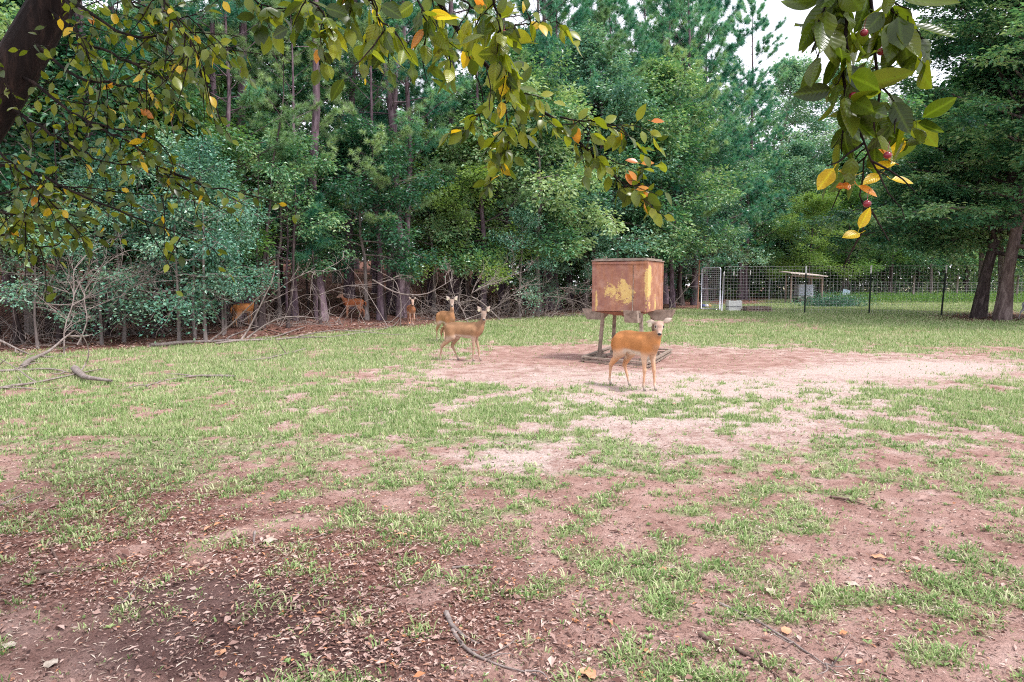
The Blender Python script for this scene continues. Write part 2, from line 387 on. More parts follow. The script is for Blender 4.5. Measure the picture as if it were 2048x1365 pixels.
# ------------------------------------------------------------------ grass
def grass():
    n = NT('grass blades'); t = n.sep(n.attr())
    col = n.ramp(n.math('ADD', n.math('MULTIPLY', t[0], .7), n.math('MULTIPLY', n.noise(n.pos(), .8, 3), .45)),
                 [(.15, (.11, .21, .055)), (.42, (.25, .38, .125)), (.64, (.41, .51, .22)), (.85, (.62, .62, .38))])
    p = n.pbr(col, .5, 0, .4); tr = n.n('ShaderNodeBsdfTranslucent'); n.l(col, tr.inputs[0])
    m = n.n('ShaderNodeMixShader'); m.inputs[0].default_value = .35; n.l(p, m.inputs[1]); n.l(tr.outputs[0], m.inputs[2])
    gm = n.done(m.outputs[0])
    # near tufts of bent blades
    N = 60000; yy = 2.1 * (12 / 2.1) ** RNG.random(N); xx = (RNG.random(N) * 2 - 1) * (.79 * yy + .2)
    g, l, s, d, w = cover(xx, yy); k = RNG.random(N) < np.clip(g * .95 + .04, 0, 1) * np.where((xx < 0) & (yy < 4.2), .4, .62)
    xx, yy, g = xx[k], yy[k], g[k]; mb = MB()
    nb = 6; n_ = len(xx)
    r = .005 + .04 * RNG.random((n_, nb)); a = RNG.random((n_, nb)) * 2 * PI
    tall = (.014 + .032 * RNG.random((n_, 1)) ** 2.0) * (.6 + .6 * g[:, None])
    H = tall * (.6 + .8 * RNG.random((n_, nb))); lean = H * (.35 + 1.0 * RNG.random((n_, nb)))
    bx = xx[:, None] + np.cos(a) * r; by = yy[:, None] + np.sin(a) * r; bz = gz(bx, by)
    dx = np.cos(a + RNG.normal(0, .5, a.shape)); dy = np.sin(a + RNG.normal(0, .5, a.shape))
    wd = .0014 + .0018 * RNG.random((n_, nb)) + .0004 * yy[:, None]
    sx, sy = -dy * wd, dx * wd
    def pt(fr, up, sd): return np.stack([bx + dx * lean * fr + sx * sd, by + dy * lean * fr + sy * sd, bz + H * up], -1)
    V = np.stack([pt(0, -.03, -1), pt(0, -.03, 1), pt(.38, .66, -.8), pt(.38, .66, .8), pt(1, .86, 0)], 2).reshape(-1, 3)
    i = np.arange(n_ * nb)[:, None] * 5
    tint = np.repeat(np.clip(RNG.random((n_, 1)) * .8 + RNG.normal(0, .2, (n_, nb)), 0, 1).ravel(), 5)
    C = np.stack([tint] * 3, 1)
    mb.add(V, i + np.array([[0, 1, 3, 2]]), C); mb.f.append(i + np.array([[2, 3, 4]]))
    tag(mb.build('grass', gm), kind='stuff')
    # the meadow from 8 m on: single blades
    N = 950000; yy = 7.5 + 46 * RNG.random(N) ** 1.15; xx = (RNG.random(N) * 2 - 1) * (.8 * yy)
    g, l, s, d, w = cover(xx, yy); k = RNG.random(N) < g * .62 + .02 * (w < .3)
    xx, yy, g = xx[k], yy[k], g[k]; n_ = len(xx)
    a = RNG.random(n_) * 2 * PI; H = (.02 + .045 * RNG.random(n_)) * (.55 + .6 * g) * (1 + .018 * yy)
    ln = RNG.random(n_) * H * .9; z = gz(xx, yy); wd = .003 + .0005 * yy; b = RNG.random(n_) * 2 * PI
    V = np.stack([np.stack([xx - np.cos(a) * wd, yy - np.sin(a) * wd, z - .005], -1), np.stack([xx + np.cos(a) * wd, yy + np.sin(a) * wd, z - .005], -1),
                  np.stack([xx + np.cos(b) * ln, yy + np.sin(b) * ln, z + H], -1)], 1).reshape(-1, 3)
    t = np.repeat(RNG.random(n_), 3); mb = MB(); mb.add(V, np.arange(n_)[:, None] * 3 + np.array([[0, 1, 2]]), np.stack([t] * 3, 1))
    tag(mb.build('grass', gm), kind='stuff')
    # small broad-leaved weeds in the foreground
    N = 1800; yy = 2.3 * (9 / 2.3) ** RNG.random(N); xx = (RNG.random(N) * 2 - 1) * .78 * yy
    k = RNG.random(N) < np.where(xx < -.1 * yy, .35, .9) * np.clip(.25 + cover(xx, yy)[0], 0, 1); xx, yy = xx[k], yy[k]
    pts, dr, nr, sz = [], [], [], []
    for x, y in zip(xx, yy):
        k = random.randint(4, 8); s_ = random.uniform(.015, .035)
        for q in range(k):
            a = random.random() * 6.28; pts.append((x, y, 0.0)); dr.append((math.cos(a), math.sin(a), .35 + .5 * random.random())); nr.append((-.3 * math.cos(a), -.3 * math.sin(a), 1)); sz.append(s_)
    pts = np.array(pts); pts[:, 2] = gz(pts[:, 0], pts[:, 1]) + .004; sz = np.array(sz); mb = MB()
    leaf_cloud(mb, pts, np.array(dr), np.array(nr), sz, sz * .5, .2, RNG.random(len(sz)) * .6)
    tag(mb.build('weeds', gm), kind='stuff')
grass()
# ------------------------------------------------------------------ trees
def curve_pts(p0, d0, L, n, bend, wig, rng):
    """n points from p0, heading d0, bending towards vector bend, with some wander"""
    pts = [np.array(p0, float)]; d = unit(np.array(d0, float)); st = L / (n - 1)
    for i in range(n - 1):
        d = unit(d + np.array(bend) / (n - 1) + rng.normal(0, wig, 3)); pts.append(pts[-1] + d * st)
    return np.array(pts)
def along(pts, t):
    f = t * (len(pts) - 1); i = min(int(f), len(pts) - 2); return pts[i] * (1 - (f - i)) + pts[i + 1] * (f - i)
def trunk_pts(H, r0, rng, lean=.02, n=9):
    a = rng.random() * 6.28; z = np.linspace(-.25, H, n); off = rng.normal(0, 1, (n, 2)).cumsum(0) * H * .006
    off -= off[0]; p = np.stack([off[:, 0] + math.cos(a) * lean * z, off[:, 1] + math.sin(a) * lean * z, z], 1)
    t = np.clip(z / H, 0, 1); r = r0 * (1 - .85 * t ** 1.1) + r0 * .55 * np.exp(-np.clip(z, 0, 9) * 3.5)
    return p, r
def hardwood(seed, H=11, r0=.14, hb=2.4, spread=3.6, nl=26, leaf=.1, nleaf=20, mat='hard', bk='hbark', droop=-.35, flatn=.8, dens=1.):
    rng = np.random.default_rng(seed); tp, tr = trunk_pts(H, r0, rng, .03)
    tb = MB(); tb.tube(tp, tr, 9); PT, DR, TI = [], [], []
    for i in range(nl):
        u = (i + rng.random() * .8) / nl; h = hb + (H - hb) * u ** .95
        env = spread * (.75 + .5 * rng.random()) * (math.sin(PI * min(1, .30 + .68 * u)) ** .8)
        az = i * 2.399 + rng.normal(0, .3); up = .15 + .9 * u + rng.normal(0, .12)
        base = along(tp, (h + .25) / (H + .25)); base[2] = h
        lp = curve_pts(base, (math.cos(az), math.sin(az), up), env, 7, (0, 0, droop * (1.2 - u)), .12, rng)
        tb.tube(lp, np.linspace(r0 * .32 * (1.1 - u) + .012, .006, 7), 4)
        for k in range(8):
            t = .2 + .8 * (k + rng.random()) / 8; b = along(lp, t); s_ = env * (.42 - .22 * t) * (.7 + .6 * rng.random())
            dd = lp[-1] - lp[0]; dd[2] *= .4; sd = np.cross(dd, (0, 0, 1)) * (1 if k % 2 else -1)
            q = curve_pts(b, unit(dd) * .7 + unit(sd) * .9 + (0, 0, rng.normal(.1, .5 / flatn if flatn < 2 else .1)), s_, 4, (0, 0, -.35), .2, rng)
            tb.tube(q, np.linspace(.011, .004, 4), 3, False)
            for j in range(6):
                c0 = along(q, .15 + .85 * rng.random()); m = int(nleaf * dens * (.5 + rng.random()))
                w = rng.normal(0, 1, (m, 3)) * np.array([.17, .17, .12 if flatn < 2 else .07]) * (leaf / .1) ** .5
                w[:, 2] = np.maximum(w[:, 2], hb - .45 - c0[2] + rng.normal(0, .3, m)); PT.append(c0 + w); dv = w * np.array([3, 3, 1.2]) + unit(q[-1] - q[0]) * .25 + rng.normal(0, .12, (m, 3)); dv[:, 2] -= .08
                DR.append(dv); TI.append(np.clip(rng.random() * .6 + rng.random(m) * .5, 0, 1))
    PT = np.concatenate(PT); DR = np.concatenate(DR); TI = np.concatenate(TI); n = len(PT)
    cb = MB(); nr = unit(np.concatenate([rng.normal(0, .45, (n, 2)), np.full((n, 1), 1.) * flatn], 1))
    L = leaf * (.65 + .7 * rng.random(n)); leaf_cloud(cb, PT, DR, nr, L, L * (.5 + .25 * rng.random(n)), .2, TI)
    return tb.mesh('trunk', M[bk], True), cb.mesh('crown', M[mat])
def pine(seed, H=19, r0=.18, hb=7, spread=2.6, nl=48, mat='pine', tuft=64, stubs=16, nw=.017, ntu=7):
    rng = np.random.default_rng(seed); tp, tr = trunk_pts(H, r0, rng, .02)
    tb = MB(); tb.tube(tp, tr, 10); C, D = [], []
    for i in range(stubs):
        h = 1.5 + (hb - 1) * rng.random(); az = rng.random() * 6.28
        b = along(tp, h / H); b[2] = h; L = .4 + 1.5 * rng.random()
        tb.tube(curve_pts(b, (math.cos(az), math.sin(az), .15), L, 5, (0, 0, rng.normal(-.1, .4)), .18, rng), np.linspace(.02, .005, 5), 3, False)
    for i in range(nl):
        u = (i + rng.random()) / nl; h = hb + (H - hb) * u; az = i * 2.399 + rng.normal(0, .4)
        L = spread * (1 - .62 * u ** 2.2) * (.6 + .5 * rng.random()); b = along(tp, (h + .25) / (H + .25)); b[2] = h
        lp = curve_pts(b, (math.cos(az), math.sin(az), .15 + .7 * u), L, 6, (0, 0, .25 + .2 * u), .1, rng)
        tb.tube(lp, np.linspace(.028 * (1.2 - u), .006, 6), 4); C.append(lp[-1]); D.append(lp[-1] - lp[-2])
        for k in range(ntu):
            t = .4 + .6 * rng.random(); q0 = along(lp, t); dd = unit(lp[-1] - lp[0]); sd = np.cross(dd, (0, 0, 1)) * rng.choice([-1, 1])
            v = unit(dd + sd * (.4 + .8 * rng.random()) + (0, 0, .3 * rng.random())); l2 = L * .3 * (.5 + rng.random())
            q = np.array([q0, q0 + v * l2 * .5 + (0, 0, .01), q0 + v * l2 + (0, 0, .06)]); tb.tube(q, [.009, .007, .005], 3, False)
            C.append(q[-1]); D.append(q[-1] - q[-2]); C.append(along(q, .5)); D.append(v)
    C = np.array(C); D = unit(np.array(D)); n = len(C); m = tuft
    base = np.repeat(C, m, 0) - np.repeat(D, m, 0) * (rng.random((n * m, 1)) * .12)
    v = rng.normal(0, 1, (n * m, 3)); v = unit(unit(v) + np.repeat(D, m, 0) * .75); L = .21 + .1 * rng.random((n * m, 1))
    tip = base + v * L + np.array([0, 0, -.02]); s = unit(np.cross(v, rng.normal(0, 1, (n * m, 3)))) * nw
    V = np.stack([base - s * .6, base + s * .6, tip], 1).reshape(-1, 3)
    ti = np.repeat(np.clip(np.repeat(rng.random(n) * .7, m) + rng.random(n * m) * .35, 0, 1), 3)
    cb = MB(); cb.add(V, np.arange(n * m)[:, None] * 3 + np.array([[0, 1, 2]]), np.stack([ti] * 3, 1))
    return tb.mesh('trunk', M['pbark'], True), cb.mesh('crown', M[mat])
PROTO = {
    'h1': hardwood(1, 10.5, .13, 2.5, 3.9, 27, .155, 19), 'h2': hardwood(2, 13, .16, 2.9, 4.2, 30, .16, 18, 'hardb', 'hbark'),
    'h3': hardwood(3, 8.0, .10, 2.6, 3.5, 24, .15, 18, 'hard', 'gbark', -.5), 'h4': hardwood(4, 15.5, .2, 3.6, 4.8, 34, .16, 21, 'hardb', 'gbark'),
    'h5': hardwood(5, 7.0, .08, 2.0, 3.0, 20, .11, 20, 'hardy', 'hbark', -.4),
    'h6': hardwood(6, 17, .24, 3.0, 6.6, 64, .17, 30, 'hard', 'hbark', -.5, 2.4, 1.1),
    's1': hardwood(8, 4.2, .035, 1.0, 1.3, 12, .075, 9, 'hardb', 'gbark', -.3),
    'p1': pine(11, 20, .17, 7.0, 3.2, 50), 'p2': pine(12, 17, .14, 5.5, 2.9, 46), 'p3': pine(13, 14.5, .15, 2.8, 4.0, 66, ntu=8),
    'p4': pine(14, 6.0, .05, 1.9, 1.5, 24, stubs=6, ntu=4),
    'p6': pine(16, 21, .19, 11.5, 3.1, 44),
    'p5': pine(15, 15, .15, 4.2, 3.3, 30, 'pinel', 90, 14, .015, 7),
}
SPEC = {'h': ('broadleaf_tree', 'tree'), 's': ('sapling', 'sapling'), 'p': ('pine_tree', 'pine tree')}
def tree(kind, x, y, sc, label, group=None, rz=None, tilt=(0, 0), zs=None):
    nm, cat = SPEC[kind[0]]
    o = empty(nm, (x, y, float(height(x, y)) - .03), random.random() * 6.28 if rz is None else rz, label, cat, group)
    o.rotation_euler = (tilt[0], tilt[1], o.rotation_euler[2]); o.scale = (sc, sc, sc * (zs or 1))
    obj('trunk', PROTO[kind][0], o); obj('crown', PROTO[kind][1], o)
    return o
def treepx(kind, px, py, sc, label, group=None, **k):
    g = G(px, py); return tree(kind, g[0], g[1], sc, label, group, **k)

# the edge of the woods, from the frame's one side to the other
EDGE = [
 ('h1', -60, 678, 1.0, 'low leafy tree at the edge beside the crabapple limb, lowest boughs over the brush'),
 ('h3', 62, 668, 1.1, 'stout dark tree with a thick trunk behind the tangled brush'),
 ('p6', 205, 662, 1.0, 'pine with a straight dark trunk rising just behind the tangle of bare branches'),
 ('h5', 255, 644, 1.25, 'broadleaf tree whose boughs droop over the bare twigs, next right of the brush pine'),
 ('h3', 345, 644, .92, 'broadleaf tree with a dark trunk just left of the leaning dead pole'),
 ('h5', 395, 646, 1.0, 'small yellow green tree over the foot of the leaning dead pole'),
 ('p2', 452, 638, 1.05, 'slim dark pine just right of the leaning dead pole'),
 ('h3', 560, 642, .78, 'leafy tree with a pale slender trunk beside the low green pine bough'),
 ('p4', 578, 645, 1.0, 'young bright green pine with low soft boughs at the woods edge'),
 ('p6', 645, 640, 1.02, 'tall pine with a purple grey trunk standing left of the red deer'),
 ('h3', 733, 640, .88, 'broadleaf tree with a pale grey trunk right behind the red deer'),
 ('p2', 812, 632, 1.1, 'pine with a broad dark trunk behind the deer that faces us'),
 ('h3', 868, 628, .95, 'dense blue green tree rising behind the two standing deer'),
 ('h5', 935, 634, 1.15, 'low yellow tinged tree whose boughs hang above the dead branches'),
 ('h1', 1010, 630, 1.15, 'bushy green tree behind the fallen white branches'),
 ('h3', 1078, 630, 1.25, 'leafy tree with twisted low boughs between the white branches and the feeder'),
 ('p2', 1118, 620, 1.0, 'slender pine on the woods edge just left of the rusty feeder'),
 ('h2', 1165, 622, 1.05, 'tall blue green tree directly behind the left edge of the feeder'),
 ('h3', 1235, 620, 1.35, 'broad leafy tree hidden behind the rusty feeder box'),
 ('h1', 1310, 618, 1.25, 'leafy tree rising behind the right corner of the feeder'),
 ('h2', 1365, 612, .95, 'thick-trunked tree just left of the metal gate'),
]
for k, px, py, sc, lb in EDGE: treepx(k, px, py, sc, lb)
# second rank with its own characters
SEC = [
 ('p1', 130, 630, 1.1, 'tall pine rising deep behind the crabapple leaves'), ('p6', 497, 634, 1.1, 'tall pine with the bare dark trunk next left of the tallest purple trunk'),
 ('p2', 320, 628, 1.2, 'thin pine with a bare trunk seen through crabapple leaves'), ('p1', 700, 622, 1.15, 'pine behind the red deer, trunk high in shade'),
 ('p6', 787, 626, 1.15, 'pine with a slightly leaning bare trunk above the deer that faces us'), ('p6', 903, 624, 1.15, 'pine with a thick bare trunk beside the hanging crabapple spray'),
 ('p5', 760, 640, .8, 'pine whose pale tufts hang high over the deer that faces us'), ('p5', 965, 634, .9, 'pine with pale tufted boughs above the near tan deer'), ('p5', 478, 646, .85, 'pine whose long green tufts hang above the hidden deer'), ('p5', 1345, 616, .95, 'pine with yellowish tufts between the feeder and the gate'), ('p5', 590, 640, .75, 'pine with pale tufts beside the tallest purple trunk'), ('p5', 1190, 622, 1.0, 'pine with tufted boughs over the feeder box'),
 ('p3', 860, 612, 1.0, 'bushy pine with pale tufts above the middle of the woods edge'), ('p6', 1010, 618, 1.2, 'tall pine behind the crabapple spray in the middle'),
 ('p1', 1085, 608, 1.25, 'tall pine over the middle of the woods, tufts against other crowns'),
]
for k, px, py, sc, lb in SEC: treepx(k, px, py, sc, lb)
# bluish pines in front of the gate and beyond
for k, px, py, sc, lb in [
 ('p3', 1215, 612, 1.25, 'thick bluish pine behind the feeder, next left of the pine that leans to the sky'),
 ('p3', 1330, 608, 1.45, 'big bluish pine with long spreading boughs over the gate'),
 ('p3', 1408, 604, 1.38, 'broad bluish pine beside the patch of open sky'),
 ('p3', 1480, 600, 1.1, 'lower bluish pine just under the patch of open sky'),
 ('p3', 1140, 606, 1.35, 'bluish pine with dense tufts above the feeder'), ('p3', 1275, 602, 1.55, 'tallest bluish pine, its top out of the picture above the gate')]:
    treepx(k, px, py, sc, lb)
# trees round the pen and beyond the wire fence
for k, x, y, sc, lb in [
 ('h2', 15.2, 52, .95, 'round green tree overhanging the pen behind the gate'), ('h1', 19.2, 57, 1.1, 'green tree behind the open-sided shelter'),
 ('h4', 24.5, 66, 1.38, 'pale tall tree under the patch of open sky'), ('h4', 30, 67, 1.36, 'pale tree whose top leaves a few holes of sky'),
 ('h5', 22.5, 52, 1.1, 'yellow green tree hanging over the right end of the shelter'), ('h5', 26.5, 54, 1.25, 'bright green tree behind the middle of the wire fence'),
 ('h1', 31, 56, 1.2, 'green tree behind the fence, next left of the two huge trunks'), ('h3', 35.5, 58, 1.4, 'dark leafy tree seen between the two huge trunks'),
 ('h4', 36, 72, 1.3, 'tall tree far behind the huge trunks'), ('h2', 41, 62, 1.3, 'dark tree beyond the pale grey animal'),
 ('h4', 44, 70, 1.3, 'tall tree at the far side beyond the pale grey animal'), ('h2', 18, 72, 1.25, 'tree standing in the gap far behind the shelter'),
 ('h3', 17.5, 60, 1.5, 'bushy tree right behind the pen posts'), ('h2', 25, 60, 1.0, 'round dark tree directly behind the blue chair'), ('h3', 29.5, 61, 1.5, 'bushy tree behind the second fence'),
 ('h1', 34, 63, 1.2, 'tree seen over the leaning black fence post'), ('h2', 39, 66, 1.4, 'tall tree whose crown joins that of the huge trunks'), ('h4', 46, 60, 1.2, 'tall tree closing the far right of the picture'),
 ('h4', 14, 64, 1.35, 'tall dense tree behind the broad bluish pine'), ('h4', 8.5, 58, 1.25, 'tall dense tree behind the big bluish pine'), ('h4', 3.5, 54, 1.25, 'tall dense tree behind the feeder pines'), ('h4', 11.5, 52, 1.15, 'tall dense tree over the gate')]:
    tree(k, x, y, sc, lb)
g6 = G(1956, 637); tree('h6', g6[0], g6[1], .98, 'huge dark-trunked tree leaning away from the fence, wide layered crown', tilt=(0, .13))
g6 = G(2003, 641); HR = tree('h6', g6[0], g6[1], 1.05, 'huge tree with pale furrowed bark nearest the grey animal', tilt=(-.02, .07))
for _p, _l in ((1986, 'leafy tree growing tight behind the huge dark trunk'), (2028, 'leafy tree growing tight behind the huge pale furrowed trunk')):
    g6 = G(_p, 636); tree('h3', g6[0], g6[1] + .9, 1.35, _l)
_mt = PROTO['h6'][0].copy(); _mt.materials.clear(); _mt.materials.append(M['gbark2']); [c for c in HR.children if c.name.startswith('trunk')][0].data = _mt
# deep rows of the forest, alike
rr = random.Random(5); cnt = 0
for row, dep in enumerate((5, 10, 15, 21, 28, 36)):
    px = -260 + rr.random() * 60
    while px < 1500:
        # place along the edge curve, 'dep' metres in
        yb = None
        for yy in np.arange(12, 80, .5):
            x = (px - 1024) / F * yy
            if yy - np.interp(x, EX, EY) >= dep * (1.0 if px < 1100 else .8): yb = yy; break
        if yb:
            r = rr.random(); x = (px - 1024) / F * yb
            kd = ('p1' if r < .25 else 'p2' if r < .42 else 'h4' if r < .62 else 'h2' if r < .8 else 'h1')
            if px > 1330 and kd[0] == 'h': kd = 'h2'
            lab = {'p': 'tall straight pine trunk in the shade deep inside the woods', 'h': 'leafy forest tree in the shade deep inside the woods'}[kd[0]]
            tree(kd, x + rr.uniform(-.6, .6), yb + rr.uniform(-1.3, 1.3), rr.uniform(.92, 1.2), lab, {'p': 'pines deep inside the woods', 'h': 'leafy trees deep inside the woods'}[kd[0]])
        px += (5.2 + rr.random() * 2.5) * F / (yb or 40)
# saplings and slim poles between the trunks
for i in range(30):
    px = rr.uniform(60, 1380); py = np.interp(px, EPX, EPY) - rr.uniform(2, 26)
    if any(a < px < b for a, b in ((455, 1040),)): continue
    treepx('s1', px, max(py, 606), rr.uniform(.8, 1.3), 'thin leafy sapling among the trunks at the shaded woods edge', 'saplings among the trunks')

# bare thin stems standing in the shade
def stem_mesh(seed):
    rng = np.random.default_rng(seed); mb = MB(); H = 4.5 + 2 * rng.random()
    tp, tr = trunk_pts(H, .045, rng, .06); mb.tube(tp, tr, 6)
    for i in range(7):
        h = .6 + (H - 1) * rng.random(); b = along(tp, h / H); az = rng.random() * 6.28
        q = curve_pts(b, (math.cos(az), math.sin(az), .5), .5 + .7 * rng.random(), 5, (0, 0, rng.normal(0, .6)), .25, rng); mb.tube(q, np.linspace(.012, .004, 5), 3, False)
    return mb.mesh('bare_stem', M['hbark'], True)
SM = [stem_mesh(k) for k in (1, 2, 3, 4)]
for i in range(60):
    px = rr.uniform(-20, 1400)
    if any(a < px < b for a, b in ((470, 510), (670, 740), (805, 845))): continue
    py = np.interp(px, EPX, EPY) - rr.uniform(20, 60); py = max(py, 598 if px > 700 else 610)
    g = G(px, py); o = obj('bare_stem', SM[i % 4]); o.location = g; o.rotation_euler = (rr.uniform(-.05, .05), rr.uniform(-.05, .05), rr.random() * 6.28)
    s = rr.uniform(.8, 1.5); o.scale = (s * 1.2, s * 1.2, s)
    tag(o, 'thin bare dark stem standing in the shade between forest trunks', 'stem', 'bare stems in the shaded woods')

# the far wood that closes the view: reads as one mass
def far_wood():
    rng = np.random.default_rng(3); mb = MB(); N = 110000
    px = rng.uniform(-700, 2700, N); d = rng.uniform(72, 105, N); x = (px - 1024) / F * d
    top = 14 + 7 * fbm(px / 90., d * 0 + 3, 5) ; z = height(x, d) + top * rng.random(N) ** .85
    p = np.stack([x, d, z], 1); dr = rng.normal(0, 1, (N, 3)); nr = rng.normal(0, .6, (N, 3)) + (0, 0, 1)
    leaf_cloud(mb, p, dr, nr, .7 + .4 * rng.random(N), .48, .2, rng.random(N))
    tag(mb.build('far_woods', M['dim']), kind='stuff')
    mb = MB(); N = 24000; px = rng.uniform(-500, 1480, N); x = np.zeros(N); d = rng.uniform(48, 72, N); x = (px - 1024) / F * d
    p = np.stack([x, d, height(x, d) + 4.5 * rng.random(N) ** 1.3], 1); dr = rng.normal(0, 1, (N, 3)); nr = rng.normal(0, .6, (N, 3)) + (0, 0, 1)
    leaf_cloud(mb, p, dr, nr, .24, .14, .2, rng.random(N))
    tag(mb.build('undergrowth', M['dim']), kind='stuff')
    mb = MB(); N = 30000; px = rng.uniform(1380, 2400, N); d = rng.uniform(60, 74, N); x = (px - 1024) / F * d
    p = np.stack([x, d, height(x, d) + 8 * rng.random(N)], 1); dr = rng.normal(0, 1, (N, 3)); nr = rng.normal(0, .6, (N, 3)) + (0, 0, 1)
    leaf_cloud(mb, p, dr, nr, .36, .22, .2, rng.random(N)); tag(mb.build('undergrowth', M['hard']), kind='stuff')
    mb = MB(); N = 15000; px = rng.uniform(1640, 2200, N); d = rng.uniform(46, 56, N); x = (px - 1024) / F * d
    p = np.stack([x, d, height(x, d) + (.3 + .5 * fbm(x, d)) * rng.random(N)], 1); dr = rng.normal(0, .5, (N, 3)) + (0, 0, .7); nr = rng.normal(0, 1, (N, 3))
    leaf_cloud(mb, p, dr, nr, .16, .06, .2, rng.random(N))
    tag(mb.build('tall_weeds', M['hardy']), kind='stuff')
far_wood()

# ------------------------------------------------------------------ dead branches
def brush_curve(mb, pts, r0, rng, depth=2, n=14, kids=6, wig=.12, sag=0):
    pts = np.asarray(pts, float); m = len(pts); t = np.linspace(0, 1, n)
    s = np.linspace(0, 1, m); c = np.stack([np.interp(t, s, pts[:, k]) for k in range(3)], 1)
    for _ in range(2): c[1:-1] = (c[:-2] + 2 * c[1:-1] + c[2:]) / 4
    L = np.linalg.norm(np.diff(c, axis=0), axis=1).sum(); c[1:] += rng.normal(0, wig * L / n * .45, (n - 1, 3)).cumsum(0) * .5
    mb.tube(c, np.linspace(r0, r0 * .3, n), 5)
    if depth > 0:
        for k in range(kids):
            u = .15 + .83 * rng.random(); b = along(c, u); d = unit(c[min(n - 1, int(u * n) + 1)] - c[max(0, int(u * n) - 1)])
            dv = unit(d + rng.normal(0, .65, 3)); l2 = L * (.14 + .3 * rng.random())
            q = curve_pts(b, dv, l2, 8, (0, 0, rng.normal(-.1, .4)), .22, rng)
            gzq = height(q[:, 0], q[:, 1]); q[:, 2] = np.maximum(q[:, 2], gzq + .01)
            brush_curve(mb, q, r0 * .5, rng, depth - 1, 8, max(2, kids - 3), wig)
def dead(name, spec, r0, label, cat='branch', kids=6, depth=2, mat='dead', seed=0, wig=.12, group=None):
    """spec: (px, py, metres away or None when lying on the ground)"""
    rng = np.random.default_rng(seed + 50)
    pts = [P(a, b, c) if c else G(a, b) + np.array([0, 0, r0]) for a, b, c in spec]
    if depth > 1: r0 *= .72; kids += 4
    c0 = pts[0].copy(); mb = MB(); brush_curve(mb, [p - c0 + c0 for p in pts], r0, rng, depth, 14, kids, wig)
    mb.v = [v - c0 for v in mb.v]
    o = mb.build(name, M[mat], None, True); o.location = c0
    return tag(o, label, cat, group)
